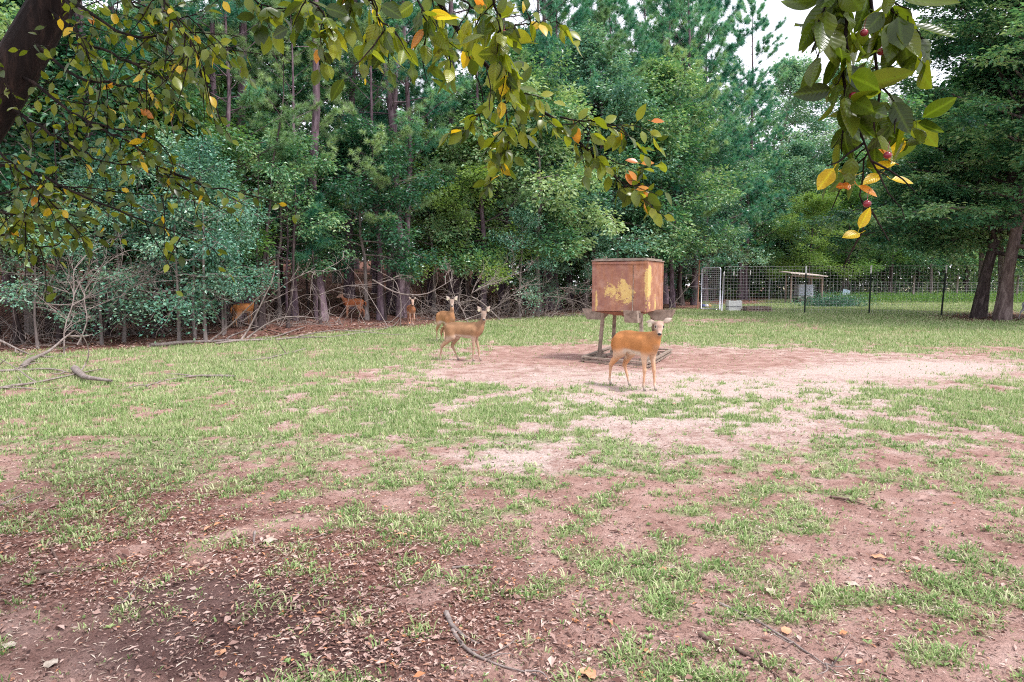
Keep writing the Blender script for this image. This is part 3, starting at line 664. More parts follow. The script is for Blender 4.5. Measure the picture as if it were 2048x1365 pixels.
DEAD = [
 ([(45, 742, None), (60, 725, None), (105, 700, 15.9), (150, 660, 16.2)], .06, 'thick pale fallen branch rising from the grass below the brush', 5, 1),
 ([(-60, 655, 16.5), (20, 690, 16.2), (85, 722, 15.8)], .04, 'straight pale dead pole slanting down to the thick fallen branch', 2, 1),
 ([(-60, 748, None), (30, 745, None), (110, 743, None), (140, 752, None)], .035, 'long thin dead branch lying across the grass nearest the frame edge', 5, 1),
 ([(150, 745, None), (163, 760, None), (180, 768, None), (226, 771, None)], .075, 'short thick crooked log with a sawn end lying in the grass', 3, 0),
 ([(-50, 790, None), (60, 772, None), (150, 755, None), (210, 742, None)], .03, 'grey dead branch lying behind the crooked log', 8, 1),
 ([(-60, 575, 19), (60, 602, 18.5), (120, 600, 18.2), (145, 560, 18), (130, 520, 18)], .03, 'bare arching branch sweeping up at the far end of the tangle', 9, 2),
 ([(-40, 590, 17.5), (80, 610, 17.3), (150, 612, 17.5), (235, 560, 18), (330, 585, 18.5)], .03, 'long wavy bare branch stretched through the tangle', 9, 2),
 ([(130, 740, 16), (125, 660, 16.4), (150, 600, 16.6), (140, 540, 17), (180, 500, 17.5)], .028, 'upright bare branch with crooked twigs in the tangle', 9, 2),
 ([(155, 690, 16.8), (180, 640, 17), (165, 590, 17.2), (190, 540, 17.4), (250, 500, 17.6)], .025, 'crooked bare branch climbing beside the dark brush pine', 9, 2),
 ([(215, 620, 18), (270, 570, 18), (340, 560, 18.5), (420, 575, 19)], .025, 'bare branch curving out past the dark brush pine', 8, 2),
 ([(300, 640, 19), (330, 600, 19), (300, 560, 18.6), (330, 530, 18.6), (400, 520, 19)], .022, 'forked bare branch hanging in front of the dark trunks', 8, 2),
 ([(500, 655, 21.5), (520, 610, 21.3), (560, 575, 21), (620, 540, 21), (660, 545, 21)], .03, 'pale bare branch reaching up over the hidden deer', 7, 2),
 ([(640, 590, 24), (690, 570, 24), (740, 570, 24), (790, 560, 24)], .025, 'pale crooked branch growing across the purple grey trunk', 7, 2),
 ([(400, 570, 21), (415, 600, 20.7), (448, 667, None)], .06, 'grey leaning dead pole resting against the trees', 1, 0),
 ([(300, 695, None), (380, 688, None), (460, 683, None), (540, 682, None), (608, 660, None)], .06, 'long bleached log lying along the grass edge', 5, 1),
 ([(430, 690, None), (560, 680, None), (680, 678, None), (800, 655, None), (806, 640, None)], .035, 'thin bleached pole curving along the grass edge to the deer that faces us', 3, 1),
 ([(460, 640, None), (520, 660, None), (590, 672, None)], .04, 'brown dead pole lying on the red litter behind the bleached log', 3, 1),
 ([(270, 655, None), (340, 650, None), (470, 654, None)], .035, 'grey pole lying on the litter under the leaning pole', 3, 1),
 ([(800, 660, 25.5), (802, 600, 25.5), (790, 560, 25.5), (760, 545, 25.5)], .025, 'thin bent bare stem beside the deer that faces us', 4, 1),
 ([(745, 560, 26), (790, 590, 26), (850, 594, 26), (890, 570, 26), (905, 560, 26)], .035, 'drooping bare bough over the head of the deer that faces us', 6, 1),
 ([(940, 655, 24), (925, 620, 24), (905, 585, 24), (895, 540, 24)], .028, 'bare branch standing up behind the deer with raised head', 8, 2),
 ([(1000, 640, 25), (960, 600, 25), (930, 590, 25), (1000, 560, 25), (1060, 540, 25)], .035, 'forked white branch sprawling above the near tan deer', 10, 2),
 ([(930, 640, 25), (985, 620, 25), (1020, 595, 25), (1055, 565, 25)], .03, 'white fallen bough with many side twigs between deer and feeder', 10, 2),
 ([(1100, 640, 31), (1120, 600, 31), (1110, 570, 31), (1160, 580, 31), (1200, 575, 31)], .03, 'bare looping branch just beside the feeder box', 9, 2),
 ([(1060, 630, 31), (1090, 590, 31), (1150, 600, 31), (1195, 620, 31)], .028, 'bare twiggy branch low beside the feeder trough', 9, 2),
 ([(1330, 628, 33), (1355, 600, 33), (1390, 560, 33), (1420, 530, 33)], .03, 'bare branch between the feeder and the gate', 7, 2),
 ([(610, 700, None), (530, 722, None), (470, 724, None)], .022, 'thin stick lying alone in the mid grass', 4, 1),
 ([(470, 757, None), (400, 755, None), (340, 760, None), (290, 775, None)], .028, 'dead branch lying in the grass further in than the crooked log', 7, 1),
]
for i, (sp, r0, lb, kids, dep) in enumerate(DEAD):
    dead('dead_branch', sp, r0, lb, 'branch', kids, dep, 'dead' if i not in (16, 17) else 'deadd', i)
# brush of fine twigs in the shade along the edge
for i, (px, py, lb) in enumerate([(90, 655, 'heap of fine grey twigs under the tangle'), (380, 640, 'loose fine brush between the dark trunks left of the leaning pole'), (565, 650, 'fine bare brush in front of the purple grey trunk'),
                                  (778, 628, 'low fine brush between the red deer and the facing deer'), (1040, 636, 'fine brush under the white boughs'), (1140, 633, 'fine pale brush just beside the feeder'), (10, 690, 'pale brush heap at the frame edge under the crabapple'), (170, 672, 'dense pale brush at the foot of the brush pine'), (270, 668, 'pale brush piled between the brush pine and the leaning pole'),
        (520, 652, 'pale brush beside the hidden deer'), (975, 637, 'bleached brush just behind the near tan deer'), (880, 640, 'brush behind the half hidden deer')]):
    g = G(px, py); mb = MB(); rng = np.random.default_rng(i + 400)
    for k in range(80):
        a = rng.random() * 6.28; b = np.array([rng.normal(0, 1.2), rng.normal(0, .6), 0.02])
        q = curve_pts(b, (math.cos(a) * .8, math.sin(a) * .8, 1.3 * rng.random()), .6 + 2.0 * rng.random() ** 1.5, 9, (0, 0, -.4), .2, rng); q[:, 2] = np.maximum(q[:, 2], .01)
        mb.tube(q, np.linspace(.012, .004, 9), 3, False)
    o = mb.build('brush', M['dead'], None, True); o.location = g; tag(o, lb, 'brush')
# ------------------------------------------------------------------ sticks and single leaves in the foreground
STK = [
 ([(82, 1147), (140, 1141), (200, 1131), (245, 1124)], .016, 'thick straight brown stick on the leaf litter', 0, 'deadd'),
 ([(97, 1085), (108, 1110), (122, 1135)], .012, 'short dark stick pointing at the thick straight stick', 0, 'deadd'),
 ([(245, 1210), (270, 1180), (290, 1150), (305, 1115)], .006, 'thin curved twig standing over the dark soil', 1, 'dead'),
 ([(465, 1258), (480, 1235), (510, 1213), (560, 1190), (590, 1175)], .013, 'dark curved stick at the rim of the dark soil', 0, 'deadd'),
 ([(892, 1230), (905, 1258), (930, 1278), (958, 1292)], .015, 'thick peeled stick forking in the near litter', 0, 'dead'),
 ([(905, 1265), (925, 1295), (960, 1320), (1000, 1335), (1080, 1352)], .011, 'long forked branch at the lowest edge of the litter', 5, 'dead'),
 ([(905, 1138), (930, 1136), (960, 1131)], .01, 'short grey stick in the middle litter', 0, 'dead'),
 ([(983, 1163), (1000, 1183), (1012, 1205)], .009, 'short dark stick near the reddish leaves', 0, 'deadd'),
 ([(510, 1065), (507, 1085), (508, 1105)], .01, 'short stick beside the round pale leaf', 0, 'dead'),
 ([(580, 1090), (630, 1076), (690, 1055)], .005, 'long thin straight twig past the round pale leaf', 0, 'dead'),
 ([(1440, 1203), (1500, 1235), (1560, 1270), (1620, 1312), (1670, 1345)], .009, 'very long thin branch slanting down the near soil', 5, 'dead'),
 ([(1470, 1300), (1510, 1325), (1560, 1362)], .012, 'dark stick slanting beside the very long thin branch', 2, 'deadd'),
 ([(1600, 1210), (1612, 1228), (1620, 1262)], .006, 'short curved dark twig on bare pink soil', 0, 'deadd'),
 ([(1660, 995), (1700, 1003), (1730, 1012)], .012, 'dark stick on the sandy ground in the mid distance', 1, 'deadd'),
 ([(0, 1015), (30, 1000), (60, 985)], .01, 'pale stick at the very border of the picture', 0, 'dead'),
 ([(1400, 1268), (1420, 1285), (1440, 1300)], .014, 'stubby rotten stick by the near weeds', 0, 'deadd'),
 ([(1750, 1340), (1775, 1350), (1800, 1362)], .006, 'small dark twig at the low edge on the right', 0, 'deadd'),
 ([(1320, 1205), (1350, 1203), (1400, 1212)], .005, 'thin reddish twig lying level on the pink soil', 0, 'deadd'),
]
for i, (sp, r0, lb, kids, mt) in enumerate(STK):
    rng = np.random.default_rng(i + 900); pts = np.array([G(a, b) + np.array([0, 0, r0 * .8]) for a, b in sp]); pts[:, 2] += relief(pts[:, 0], pts[:, 1])
    c0 = pts[0].copy(); mb = MB(); brush_curve(mb, pts, r0, rng, 1 if kids else 0, 14, kids, .1); mb.v = [v - c0 for v in mb.v]
    o = mb.build('stick', M[mt], None, True); o.location = c0; tag(o, lb, 'stick')

def big_leaf(L=.075, W=.045, bend=.15, fold=.12, n=7, curl=0.):
    """a leaf with a midrib fold, pointed tip and a short stalk, along +X, face up"""
    t = np.linspace(0, 1, n); w = W / 2 * np.sin(PI * t ** .85) ** .75 * (1 - .15 * t)
    x = t * L; z = -bend * L * t ** 2; V = []; 
    for i in range(n):
        V += [[x[i], -w[i], z[i] + fold * w[i] + curl * w[i] * math.sin(i * 2.1)], [x[i], 0, z[i]], [x[i], w[i], z[i] + fold * w[i] + curl * w[i] * math.cos(i * 1.7)]]
    f = []
    for i in range(n - 1):
        a = i * 3; f += [[a, a + 1, a + 4, a + 3], [a + 1, a + 2, a + 5, a + 4]]
    mb = MB(); mb.add(V, f); mb.tube([[-.25 * L, 0, .01], [-.1 * L, 0, .002], [0, 0, 0]], [.0011, .0009, .0008], 3, False)
    return mb
def leafm(name, a, b, c, trans=.55, tcol=(1.3, 1.2, .35), spots=.0, rough=.28):
    n = NT(name); f = n.math('ADD', n.math('MULTIPLY', n.rnd(), .75), n.math('MULTIPLY', n.noise(n.coord(), 40, 3), .3))
    col = n.ramp(f, [(.15, a), (.5, b), (.9, c)])
    y = n.math('ABSOLUTE', n.sepx(n.coord())[1]); rib = n.ramp(y, [(0., 1.), (.0012, 0.)])
    x = n.sepx(n.coord())[0]
    vein = n.math('SINE', n.math('MULTIPLY', n.math('SUBTRACT', x, n.math('MULTIPLY', y, .8)), 700.))
    col = n.mix(n.math('MULTIPLY', rib, .5), col, tuple(min(1, q * 2.2) for q in b))
    col = n.mix(n.ramp(vein, [(.9, 0.), (1., .3)]), col, tuple(min(1, q * 1.7) for q in b))
    sp = n.ramp(n.noise(n.coord(), 160, 2), [(.66, 0.), (.72, 1.)]); col = n.mix(n.math('MULTIPLY', sp, spots), col, (.05, .02, .01))
    p = n.pbr(col, rough, 0, .6, n.bump(vein, .2, .001)); tr = n.n('ShaderNodeBsdfTranslucent'); n.l(n.mix(1., col, tcol, 'MULTIPLY'), tr.inputs[0])
    m = n.n('ShaderNodeMixShader'); m.inputs[0].default_value = trans; n.l(p, m.inputs[1]); n.l(tr.outputs[0], m.inputs[2])
    return n.done(m.outputs[0])
LM = {'g': leafm('crabapple leaf green', (.03, .055, .01), (.07, .115, .014), (.17, .21, .025), spots=.5),
      'l': leafm('crabapple leaf painted backlit', (.10, .15, .015), (.2, .26, .03), (.36, .38, .05), spots=.4),  # backlight painted in: a brighter copy of the green leaf colour
      'y': leafm('crabapple leaf yellow', (.5, .36, .02), (.62, .46, .03), (.7, .5, .05), tcol=(1.2, 1.1, .6), spots=.5),
      'o': leafm('crabapple leaf orange', (.55, .16, .03), (.65, .25, .04), (.68, .33, .06), tcol=(1.2, 1, .6), spots=.7),
      'r': leafm('crabapple leaf red', (.5, .05, .03), (.6, .1, .06), (.6, .16, .1), tcol=(1.2, .9, .8), spots=.2)}
LEAF = {k: [big_leaf(.075, .045, .1, .2).mesh('leaf', LM[k], True), big_leaf(.068, .046, .3, .1).mesh('leaf', LM[k], True), big_leaf(.08, .04, -.15, .4).mesh('leaf', LM[k], True), big_leaf(.06, .042, .05, .05, 7, .3).mesh('leaf', LM[k], True)] for k in LM}
# fallen leaves that stand out singly
n = NT('pale dry leaf'); n.done(n.pbr(n.ramp(n.noise(n.coord(), 30, 3), [(.3, (.3, .24, .19)), (.7, (.5, .43, .36))]), .6, 0, .3)); PALE = n.m
n = NT('tan dry leaf'); n.done(n.pbr(n.ramp(n.noise(n.coord(), 30, 3), [(.3, (.42, .19, .1)), (.7, (.6, .34, .2))]), .6, 0, .3)); TAN = n.m
for px, py, L, mt, lb in [(525, 1090, .10, PALE, 'round pale dry leaf beside a short stick'), (97, 1337, .085, PALE, 'oval pinkish leaf on the bare red soil at the lowest corner'), (815, 1076, .09, TAN, 'orange tan leaf in the mid litter'),
                          (440, 1310, .075, TAN, 'broad tan leaf beside the dark soil'), (175, 1053, .07, PALE, 'small pale leaf in the litter behind the thick stick'), (1537, 1180, .07, PALE, 'pale fungus-like round leaf by a grass tuft'),
                          (1575, 1272, .07, TAN, 'curled rosy leaf on the pink soil'), (390, 1192, .05, PALE, 'little square pale leaf on the dark soil'), (1165, 1340, .1, TAN, 'folded tan leaf at the lowest edge of the picture'),
                          (30, 1300, .08, PALE, 'greenish grey leaf lying on the red soil'), (1690, 1165, .08, PALE, 'white curled leaf among the weeds'), (1740, 1115, .09, TAN, 'rust orange leaf among the weeds')]:
    g = G(px, py); o = obj('fallen_leaf', big_leaf(L, L * .72, .05, .12, 7, .25).mesh('fallen_leaf', mt, True)); o.location = (g[0], g[1], float(gz(g[0], g[1])) + .012)
    o.rotation_euler = (random.uniform(-.1, .1), random.uniform(-.15, .05), random.random() * 6.28); tag(o, lb, 'leaf')

# ------------------------------------------------------------------ the crabapple tree over the camera
ct = empty('crabapple_tree', (-3.5, 3.0, 0), 0, 'crabapple tree whose dark limb and fruiting leafy branches hang into the view', 'tree')
CT0 = np.array([-3.5, 3.0, 0])
def cpart(mb, name, mat, smooth=True):
    mb.v = [v - CT0 for v in mb.v]; return mb.build(name, mat, ct, smooth)
mb = MB(); A = P(-25, 260, 3.3); B = P(110, -10, 3.5)
tr = np.array([[-3.5, 3.0, -.2], [-3.35, 3.02, .6], [-3.1, 3.1, 1.5], (A + np.array([-.12, 0, -.1])), (A + B) / 2, B, [-1.75, 3.5, 3.75], [-1.2, 3.0, 4.5], [-.6, 2.2, 5.2]])
tt = np.linspace(0, 1, 30); ss = np.linspace(0, 1, len(tr)); tr = np.stack([np.interp(tt, ss, tr[:, k]) for k in range(3)], 1)
for _ in range(3): tr[1:-1] = (tr[:-2] + 2 * tr[1:-1] + tr[2:]) / 4
mb.tube(tr, np.interp(tt, [0, .1, .4, .7, 1], [.2, .14, .105, .085, .05]), 14); TRUNK = tr.copy()
cpart(mb, 'trunk', M['cbark'])
LEAFJOBS = []   # (world matrix, kind, branch object, distance)
FR = []
def leaf_at(p, d, nrm, kind, br, s=1.):
    d = unit(np.array(d, float)); nrm = np.array(nrm, float); sd = unit(np.cross(nrm, d)); u = np.cross(d, sd)
    m = Matrix(((d[0] * s, sd[0] * s, u[0] * s, p[0]), (d[1] * s, sd[1] * s, u[1] * s, p[1]), (d[2] * s, sd[2] * s, u[2] * s, p[2]), (0, 0, 0, 1)))
    LEAFJOBS.append((m, kind, br, float(np.linalg.norm(np.array(p) - (0, 0, CAMZ)))))
crng = np.random.default_rng(77); mixl = [.0]; umax = [.62]
def kind_pick(y=.06, o=.03, r=.0):
    y *= .6; o *= .6
    q = crng.random(); lf = mixl[0]
    if q > .3 and crng.random() < lf: return 'l'
    return 'y' if q < y else 'o' if q < y + o else 'r' if q < y + o + r else 'g'
def smooth_path(pts, n):
    pts = np.array(pts, float); t = np.linspace(0, 1, n); s = np.linspace(0, 1, len(pts)); c = np.stack([np.interp(t, s, pts[:, k]) for k in range(3)], 1)
    for _ in range(2): c[1:-1] = (c[:-2] + 2 * c[1:-1] + c[2:]) / 4
    c[1:-1] += crng.normal(0, .004, (n - 2, 3)); return c
def cbranch(spec, r0, r1=.0018, leaves=20, t0=.1, twigs=0, tl=.15, tleaf=5, size=1., mixk=(.06, .03, 0), spread=1., n=16):
    c = smooth_path([P(a, b, d) for a, b, d in spec], n); mb = MB(); mb.tube(c, np.linspace(r0, r1, n), 6)
    tws = []
    for k in range(twigs):
        u = t0 + (1 - t0) * (k + crng.random()) / max(1, twigs); b = along(c, u); d = unit(along(c, min(1, u + .08)) - along(c, max(0, u - .08)))
        dv = unit(d * .7 + crng.normal(0, .6, 3) * spread + (0, 0, -.35)); q = curve_pts(b, dv, tl * (.5 + crng.random()), 7, (0, 0, -.35), .14, crng)
        mb.tube(q, np.linspace(.0028, .0012, 7), 4); tws.append(q)
    o = cpart(mb, 'branch', M['cbark'])
    def put(q, m, a0):
        for k in range(m):
            u = a0 + (umax[0] - a0) * (k + crng.random()) / m; p = along(q, u); d = unit(along(q, min(1, u + .1)) - along(q, max(0, u - .1)))
            dv = unit(d * .5 + crng.normal(0, .6, 3) + (0, 0, -.45)); nr = unit(crng.normal(0, .75, 3) + (0, -.2, .7))
            s = size * (.7 + .5 * crng.random()); _x, _y = proj(p[0], p[1], p[2])
            if 1560 < _x < 1960 and _y > 325: continue
            leaf_at(p + dv * .02 * s, dv, nr, kind_pick(*mixk), o, s)
    put(c, leaves, t0)
    for q in tws: put(q, tleaf, .1)
    return o, c, tws
# hanging spray near the open sky
b1, c1, _ = cbranch([(1700, -160, 1.5), (1701, 20, 1.5), (1690, 110, 1.5), (1690, 175, 1.5), (1706, 245, 1.5), (1738, 322, 1.5), (1776, 352, 1.5)], .0045, .0015, 22, .05, 8, .10, 3, 1.12, (.02, .0, 0))
b2, c2, _ = cbranch([(1722, -160, 1.58), (1742, 50, 1.58), (1757, 150, 1.58), (1752, 225, 1.58), (1735, 325, 1.58), (1724, 400, 1.58), (1721, 474, 1.58)], .0042, .001, 14, .05, 8, .10, 3, 1.1, (.02, .01, 0), 1., 16)
b3, c3, _ = cbranch([(1757, 172, 1.58), (1800, 222, 1.6), (1840, 262, 1.62), (1885, 300, 1.65)], .0026, .001, 10, .1, 3, .08, 3, 1.0, (.1, .0, 0))
b4, c4, _ = cbranch([(1742, -120, 1.5), (1780, 10, 1.5), (1815, 50, 1.5), (1850, 80, 1.5)], .003, .0014, 10, .2, 3, .08, 4, 1.15, (.0, .0, 0))
b5, c5, _ = cbranch([(1690, -120, 1.5), (1665, -20, 1.5), (1640, 40, 1.5), (1625, 100, 1.5)], .003, .0014, 10, .2, 3, .08, 4, 1.15, (.0, .03, 0))
for px, py, k, dx, dz in [(1760, 335, 'y', 1, .3), (1778, 322, 'o', -.6, .5), (1700, 350, 'y', -1, .0), (1690, 372, 'o', -1, -.1), (1722, 374, 'o', .5, -.3), (1750, 352, 'y', -.8, -.4), (1795, 360, 'y', 1, -.15), (1722, 452, 'y', .3, .9), (1712, 468, 'y', -.6, -.1)]:
    p = P(px - 12 * dx, py + 6 * dz, 1.53); leaf_at(p, (dx, -.2, dz), (0.1, -.75, .7), k, b2, .62)
def fruit(px, py, d, br, r=.0085):
    FR.append((P(px, py, d), r, br))
for a in [(1722, 180), (1706, 192), (1728, 66), (1762, 104), (1775, 311), (1734, 408), (1661, 0)]: fruit(*a, 1.5, b2)
mixl[0] = .85; umax[0] = 1.
# branch hanging in the middle
m1, k1, _ = cbranch([(790, -140, 2.3), (860, -20, 2.3), (930, 85, 2.5), (1000, 165, 2.7), (1075, 212, 2.8), (1140, 265, 2.9), (1190, 320, 2.95), (1240, 362, 3.), (1292, 402, 3.)], .011, .0015, 44, .1, 15, .17, 7, .88, (.03, .01, 0), n=24)
m2, k2, _ = cbranch([(1120, 235, 2.85), (1180, 244, 2.9), (1240, 250, 2.95), (1305, 258, 3.)], .004, .0013, 13, .1, 5, .12, 5, .95, (.08, .06, .0))
m3, k3, _ = cbranch([(960, -140, 2.1), (985, -10, 2.15), (1005, 60, 2.2), (1015, 130, 2.3), (1025, 215, 2.4)], .006, .0018, 22, .25, 7, .12, 7, .95, (.03, .01, 0))
m4, k4, _ = cbranch([(1010, 215, 2.6), (1020, 260, 2.65), (1005, 300, 2.7), (990, 330, 2.7)], .003, .0012, 12, .1, 6, .12, 6, .9, (.08, .0, 0))
m5, k5, _ = cbranch([(1150, 290, 2.9), (1190, 305, 2.95), (1240, 330, 3.), (1285, 345, 3.), (1290, 380, 3.)], .003, .0012, 9, .1, 3, .1, 4, .8, (.08, .05, .0))
m6, k6, _ = cbranch([(930, 90, 2.5), (975, 215, 2.6), (940, 240, 2.6), (925, 262, 2.6)], .003, .0012, 9, .2, 3, .12, 4, .85, (.12, .02, 0))
m7, k7, _ = cbranch([(1005, 62, 2.2), (1050, 50, 2.3), (1090, 40, 2.35), (1125, 55, 2.4)], .003, .0012, 7, .3, 2, .08, 4, .75, (.3, .0, 0))
for px, py, k, dx, dz in [(1268, 325, 'r', -1, .2), (1290, 328, 'r', 1, .1), (1268, 362, 'r', -.6, .8), (1280, 380, 'r', 1, .2), (1284, 392, 'r', 1, .15), (1310, 243, 'o', 1, 0), (1040, 203, 'o', .2, -1), (1255, 347, 'o', .4, -.8)]:
    leaf_at(P(px - 8 * dx, py, 2.97), (dx, -.2, dz), (0.1, -.8, .6), k, m5, .75)
for a in [(1001, 20, 2.15), (1017, 132, 2.3), (1008, 66, 2.2)]: fruit(*a, m3, .009)
mixl[0] = .45
# leaves hanging along the top between the limb and the middle branch
for sp in [[(420, -150, 2.4), (470, -30, 2.4), (520, 10, 2.4), (570, 25, 2.4)], [(560, -150, 2.2), (600, -20, 2.2), (640, 20, 2.2), (660, 50, 2.2)], [(700, -150, 2.0), (730, -20, 2.0), (755, 30, 2.0), (770, 60, 2.0)], [(760, -150, 2.0), (830, -20, 2.1), (850, 40, 2.1), (890, 90, 2.1)], [(860, -140, 2.2), (900, -20, 2.2), (955, 25, 2.3), (1000, 40, 2.3)], [(640, -150, 2.3), (690, -40, 2.3), (720, 0, 2.3)]]:
    cbranch(sp, .005, .0015, 9, .45, 4, .13, 6, .95, (.08, .01, 0))
mixl[0] = .4
# the leafy mass round the limb
LFT = [
 [(110, -40, 3.4), (190, 40, 3.1), (280, 80, 3.), (360, 60, 3.), (480, 75, 3.)], [(100, 20, 3.4), (180, 90, 3.2), (270, 130, 3.1), (350, 130, 3.), (430, 165, 3.)],
 [(60, 80, 3.4), (150, 160, 3.2), (250, 170, 3.1), (310, 190, 3.), (365, 215, 3.)], [(30, 140, 3.4), (110, 200, 3.2), (180, 250, 3.1), (270, 260, 3.), (340, 300, 3.)],
 [(0, 200, 3.4), (70, 250, 3.2), (140, 290, 3.1), (210, 330, 3.), (300, 330, 3.)], [(-40, 330, 3.2), (40, 330, 3.1), (130, 375, 3.), (240, 425, 2.9), (330, 455, 2.9), (430, 500, 2.9)],
 [(-60, 410, 3.2), (40, 375, 3.1), (130, 372, 3.), (260, 385, 3.), (400, 400, 3.)], [(-40, 420, 3.), (20, 430, 2.9), (60, 430, 2.9), (80, 410, 2.9)],
 [(-30, 280, 3.), (40, 340, 2.9), (90, 400, 2.9), (140, 430, 2.9)], [(200, -80, 3.), (250, 0, 3.), (330, 40, 3.), (400, 30, 3.)],
 [(120, -60, 3.2), (140, 30, 3.), (170, 110, 2.9), (250, 220, 2.9)], [(250, 120, 3.), (330, 160, 3.), (380, 110, 3.), (470, 95, 3.)],
 [(180, 250, 3.1), (270, 290, 3.), (320, 340, 3.), (350, 370, 3.)], [(300, -60, 2.7), (340, 20, 2.7), (380, 80, 2.7), (410, 140, 2.7)],
 [(-60, 60, 3.), (-10, 120, 3.), (30, 200, 3.), (60, 280, 3.)], [(-60, 480, 3.1), (30, 470, 3.), (90, 500, 3.), (160, 470, 3.)],
 [(330, 340, 3.), (400, 370, 3.), (470, 385, 3.), (510, 380, 3.)]]
for i, sp in enumerate(LFT):
    cbranch(sp, .009 if i < 6 else .006, .0014, 15 if i < 16 else 6, .12, 10 if i < 14 else 3, .24, 6 if i != 5 else 2, .68, (.06, .012, .002), 1.1, 20)
# each leaf its own object: the 300 nearest; the rest and the canopy overhead one mass
LEAFJOBS.sort(key=lambda j: j[3]); TO = Matrix.Translation(Vector(-CT0))
for m, k, br, d in LEAFJOBS[:300]:
    o = obj('leaf', LEAF[k][int(crng.integers(4))], br); o.matrix_local = TO @ m
fm = MB(); FV = {}
bl = big_leaf(.075, .045, .12, .2, 5); BV = np.concatenate(bl.v); BF = bl.f
ovg = []
rest = LEAFJOBS[300:]
def add_leaf_mass(jobs, name, mat):
    if not jobs: return
    mb = MB()
    for m, k in jobs:
        A_ = np.array(m); v = BV @ A_[:3, :3].T + A_[:3, 3] - CT0; b = mb.n; t = crng.random()
        mb.v.append(v); mb.c.append(np.full((len(v), 3), t)); mb.n += len(v)
        for f in BF: mb.f.append(f + b)
    tag(mb.build(name, mat, ct, True), kind='stuff')
massm = {k: leaf_mat('crabapple foliage ' + k, st, .5, .3, .6, (1.3, 1.2, .35), 0, 3.) for k, st in
         {'g': [(.2, (.03, .055, .01)), (.6, (.08, .125, .015)), (1, (.2, .24, .03))], 'l': [(.2, (.10, .15, .015)), (.6, (.2, .26, .03)), (1, (.36, .38, .05))], 'y': [(.2, (.5, .36, .02)), (.9, (.7, .5, .05))], 'o': [(.2, (.55, .16, .03)), (.9, (.68, .33, .06))]}.items()}  # l repeats the green mass with backlight painted into its colour
for k in ('g', 'l', 'y', 'o'): add_leaf_mass([(m, kk) for m, kk, br, d in rest if kk == k or (k == 'o' and kk == 'r')], 'leaves', massm[k])
# canopy above and behind the camera, and the boughs that carry it
mb = MB(); PT = []
for i in range(60):
    u = .45 + .55 * crng.random(); b = along(TRUNK, u); a = crng.random() * 6.28; L = 1.5 + 2.6 * crng.random()
    q = curve_pts(b, (math.cos(a) + .35, math.sin(a) - .45, .45), L, 8, (0, 0, -.25), .12, crng)
    ok = q[:, 2] > CAMZ + .30 + .48 * np.maximum(q[:, 1], 0)
    if not ok.all(): q = q[:max(2, int(np.argmin(ok)))]
    if len(q) < 4: continue
    mb.tube(q, np.linspace(.03, .006, len(q)), 5)
    for k in range(150):
        PT.append(along(q, .2 + .8 * crng.random()) + crng.normal(0, .24, 3))
cpart(mb, 'bough', M['cbark'])
PT = np.array(PT); PT = PT[PT[:, 2] > CAMZ + .35 + .50 * np.maximum(PT[:, 1], 0)]; N = len(PT)
mb = MB(); leaf_cloud(mb, PT - CT0, crng.normal(0, 1, (N, 3)) + (0, 0, -.4), crng.normal(0, .5, (N, 3)) + (0, 0, 1), .075, .046, .2, crng.random(N))
tag(mb.build('leaves', massm['g'], ct), kind='stuff')
n = NT('crabapple fruit skin'); FRM = n.done(n.pbr(n.ramp(n.noise(n.coord(), 60, 3), [(.3, (.10, .006, .012)), (.7, (.28, .02, .04))]), .22, 0, .6))
for p, r, br in FR:
    mb = MB(); mb.ell((0, 0, 0), (r, r, r * .92), 14, 10); mb.tube([(0, 0, r * .8), (.001, 0, r * 2.2), (.004, 0, r * 3.6)], [.0007] * 3, 4)
    o = mb.build('crabapple', FRM, br, True); o.location = p - CT0
# ------------------------------------------------------------------ deer
def surface_nets(Fd, org, h):
    ins = Fd < 0; cs = tuple(s - 1 for s in Fd.shape); acc = np.zeros(cs + (3,)); cnt = np.zeros(cs)
    quads = []
    for ax in range(3):
        sl0 = [slice(None)] * 3; sl1 = [slice(None)] * 3; sl0[ax] = slice(0, -1); sl1[ax] = slice(1, None)
        A_, B_ = Fd[tuple(sl0)], Fd[tuple(sl1)]; cr = ins[tuple(sl0)] != ins[tuple(sl1)]
        idx = np.argwhere(cr); a = A_[cr]; b = B_[cr]; t = a / (a - b); pos = idx.astype(float); pos[:, ax] += t
        o1, o2 = [k for k in range(3) if k != ax]
        for d1 in (0, -1):
            for d2 in (0, -1):
                c = idx.copy(); c[:, o1] += d1; c[:, o2] += d2
                ok = (c >= 0).all(1) & (c < np.array(cs)).all(1)
                np.add.at(acc, tuple(c[ok].T), pos[ok]); np.add.at(cnt, tuple(c[ok].T), 1)
        ok = (idx[:, o1] > 0) & (idx[:, o2] > 0) & (idx[:, o1] < cs[o1]) & (idx[:, o2] < cs[o2]); ii = idx[ok]
        q = []
        for d1, d2 in ((-1, -1), (0, -1), (0, 0), (-1, 0)):
            c = ii.copy(); c[:, o1] += d1; c[:, o2] += d2; q.append(np.ravel_multi_index(tuple(c.T), cs))
        q = np.stack(q, 1); fl = (a[ok] < 0); 
        if ax == 1: fl = ~fl
        q[~fl] = q[~fl][:, ::-1]; quads.append(q)
    quads = np.concatenate(quads); used = np.unique(quads); mp = np.full(np.prod(cs), -1); mp[used] = np.arange(len(used))
    V = (acc.reshape(-1, 3)[used] / cnt.reshape(-1)[used][:, None]) * h + org
    return V, mp[quads]
def rotm(ax, a):
    return np.array(Matrix.Rotation(a, 3, ax))
I3 = np.eye(3)
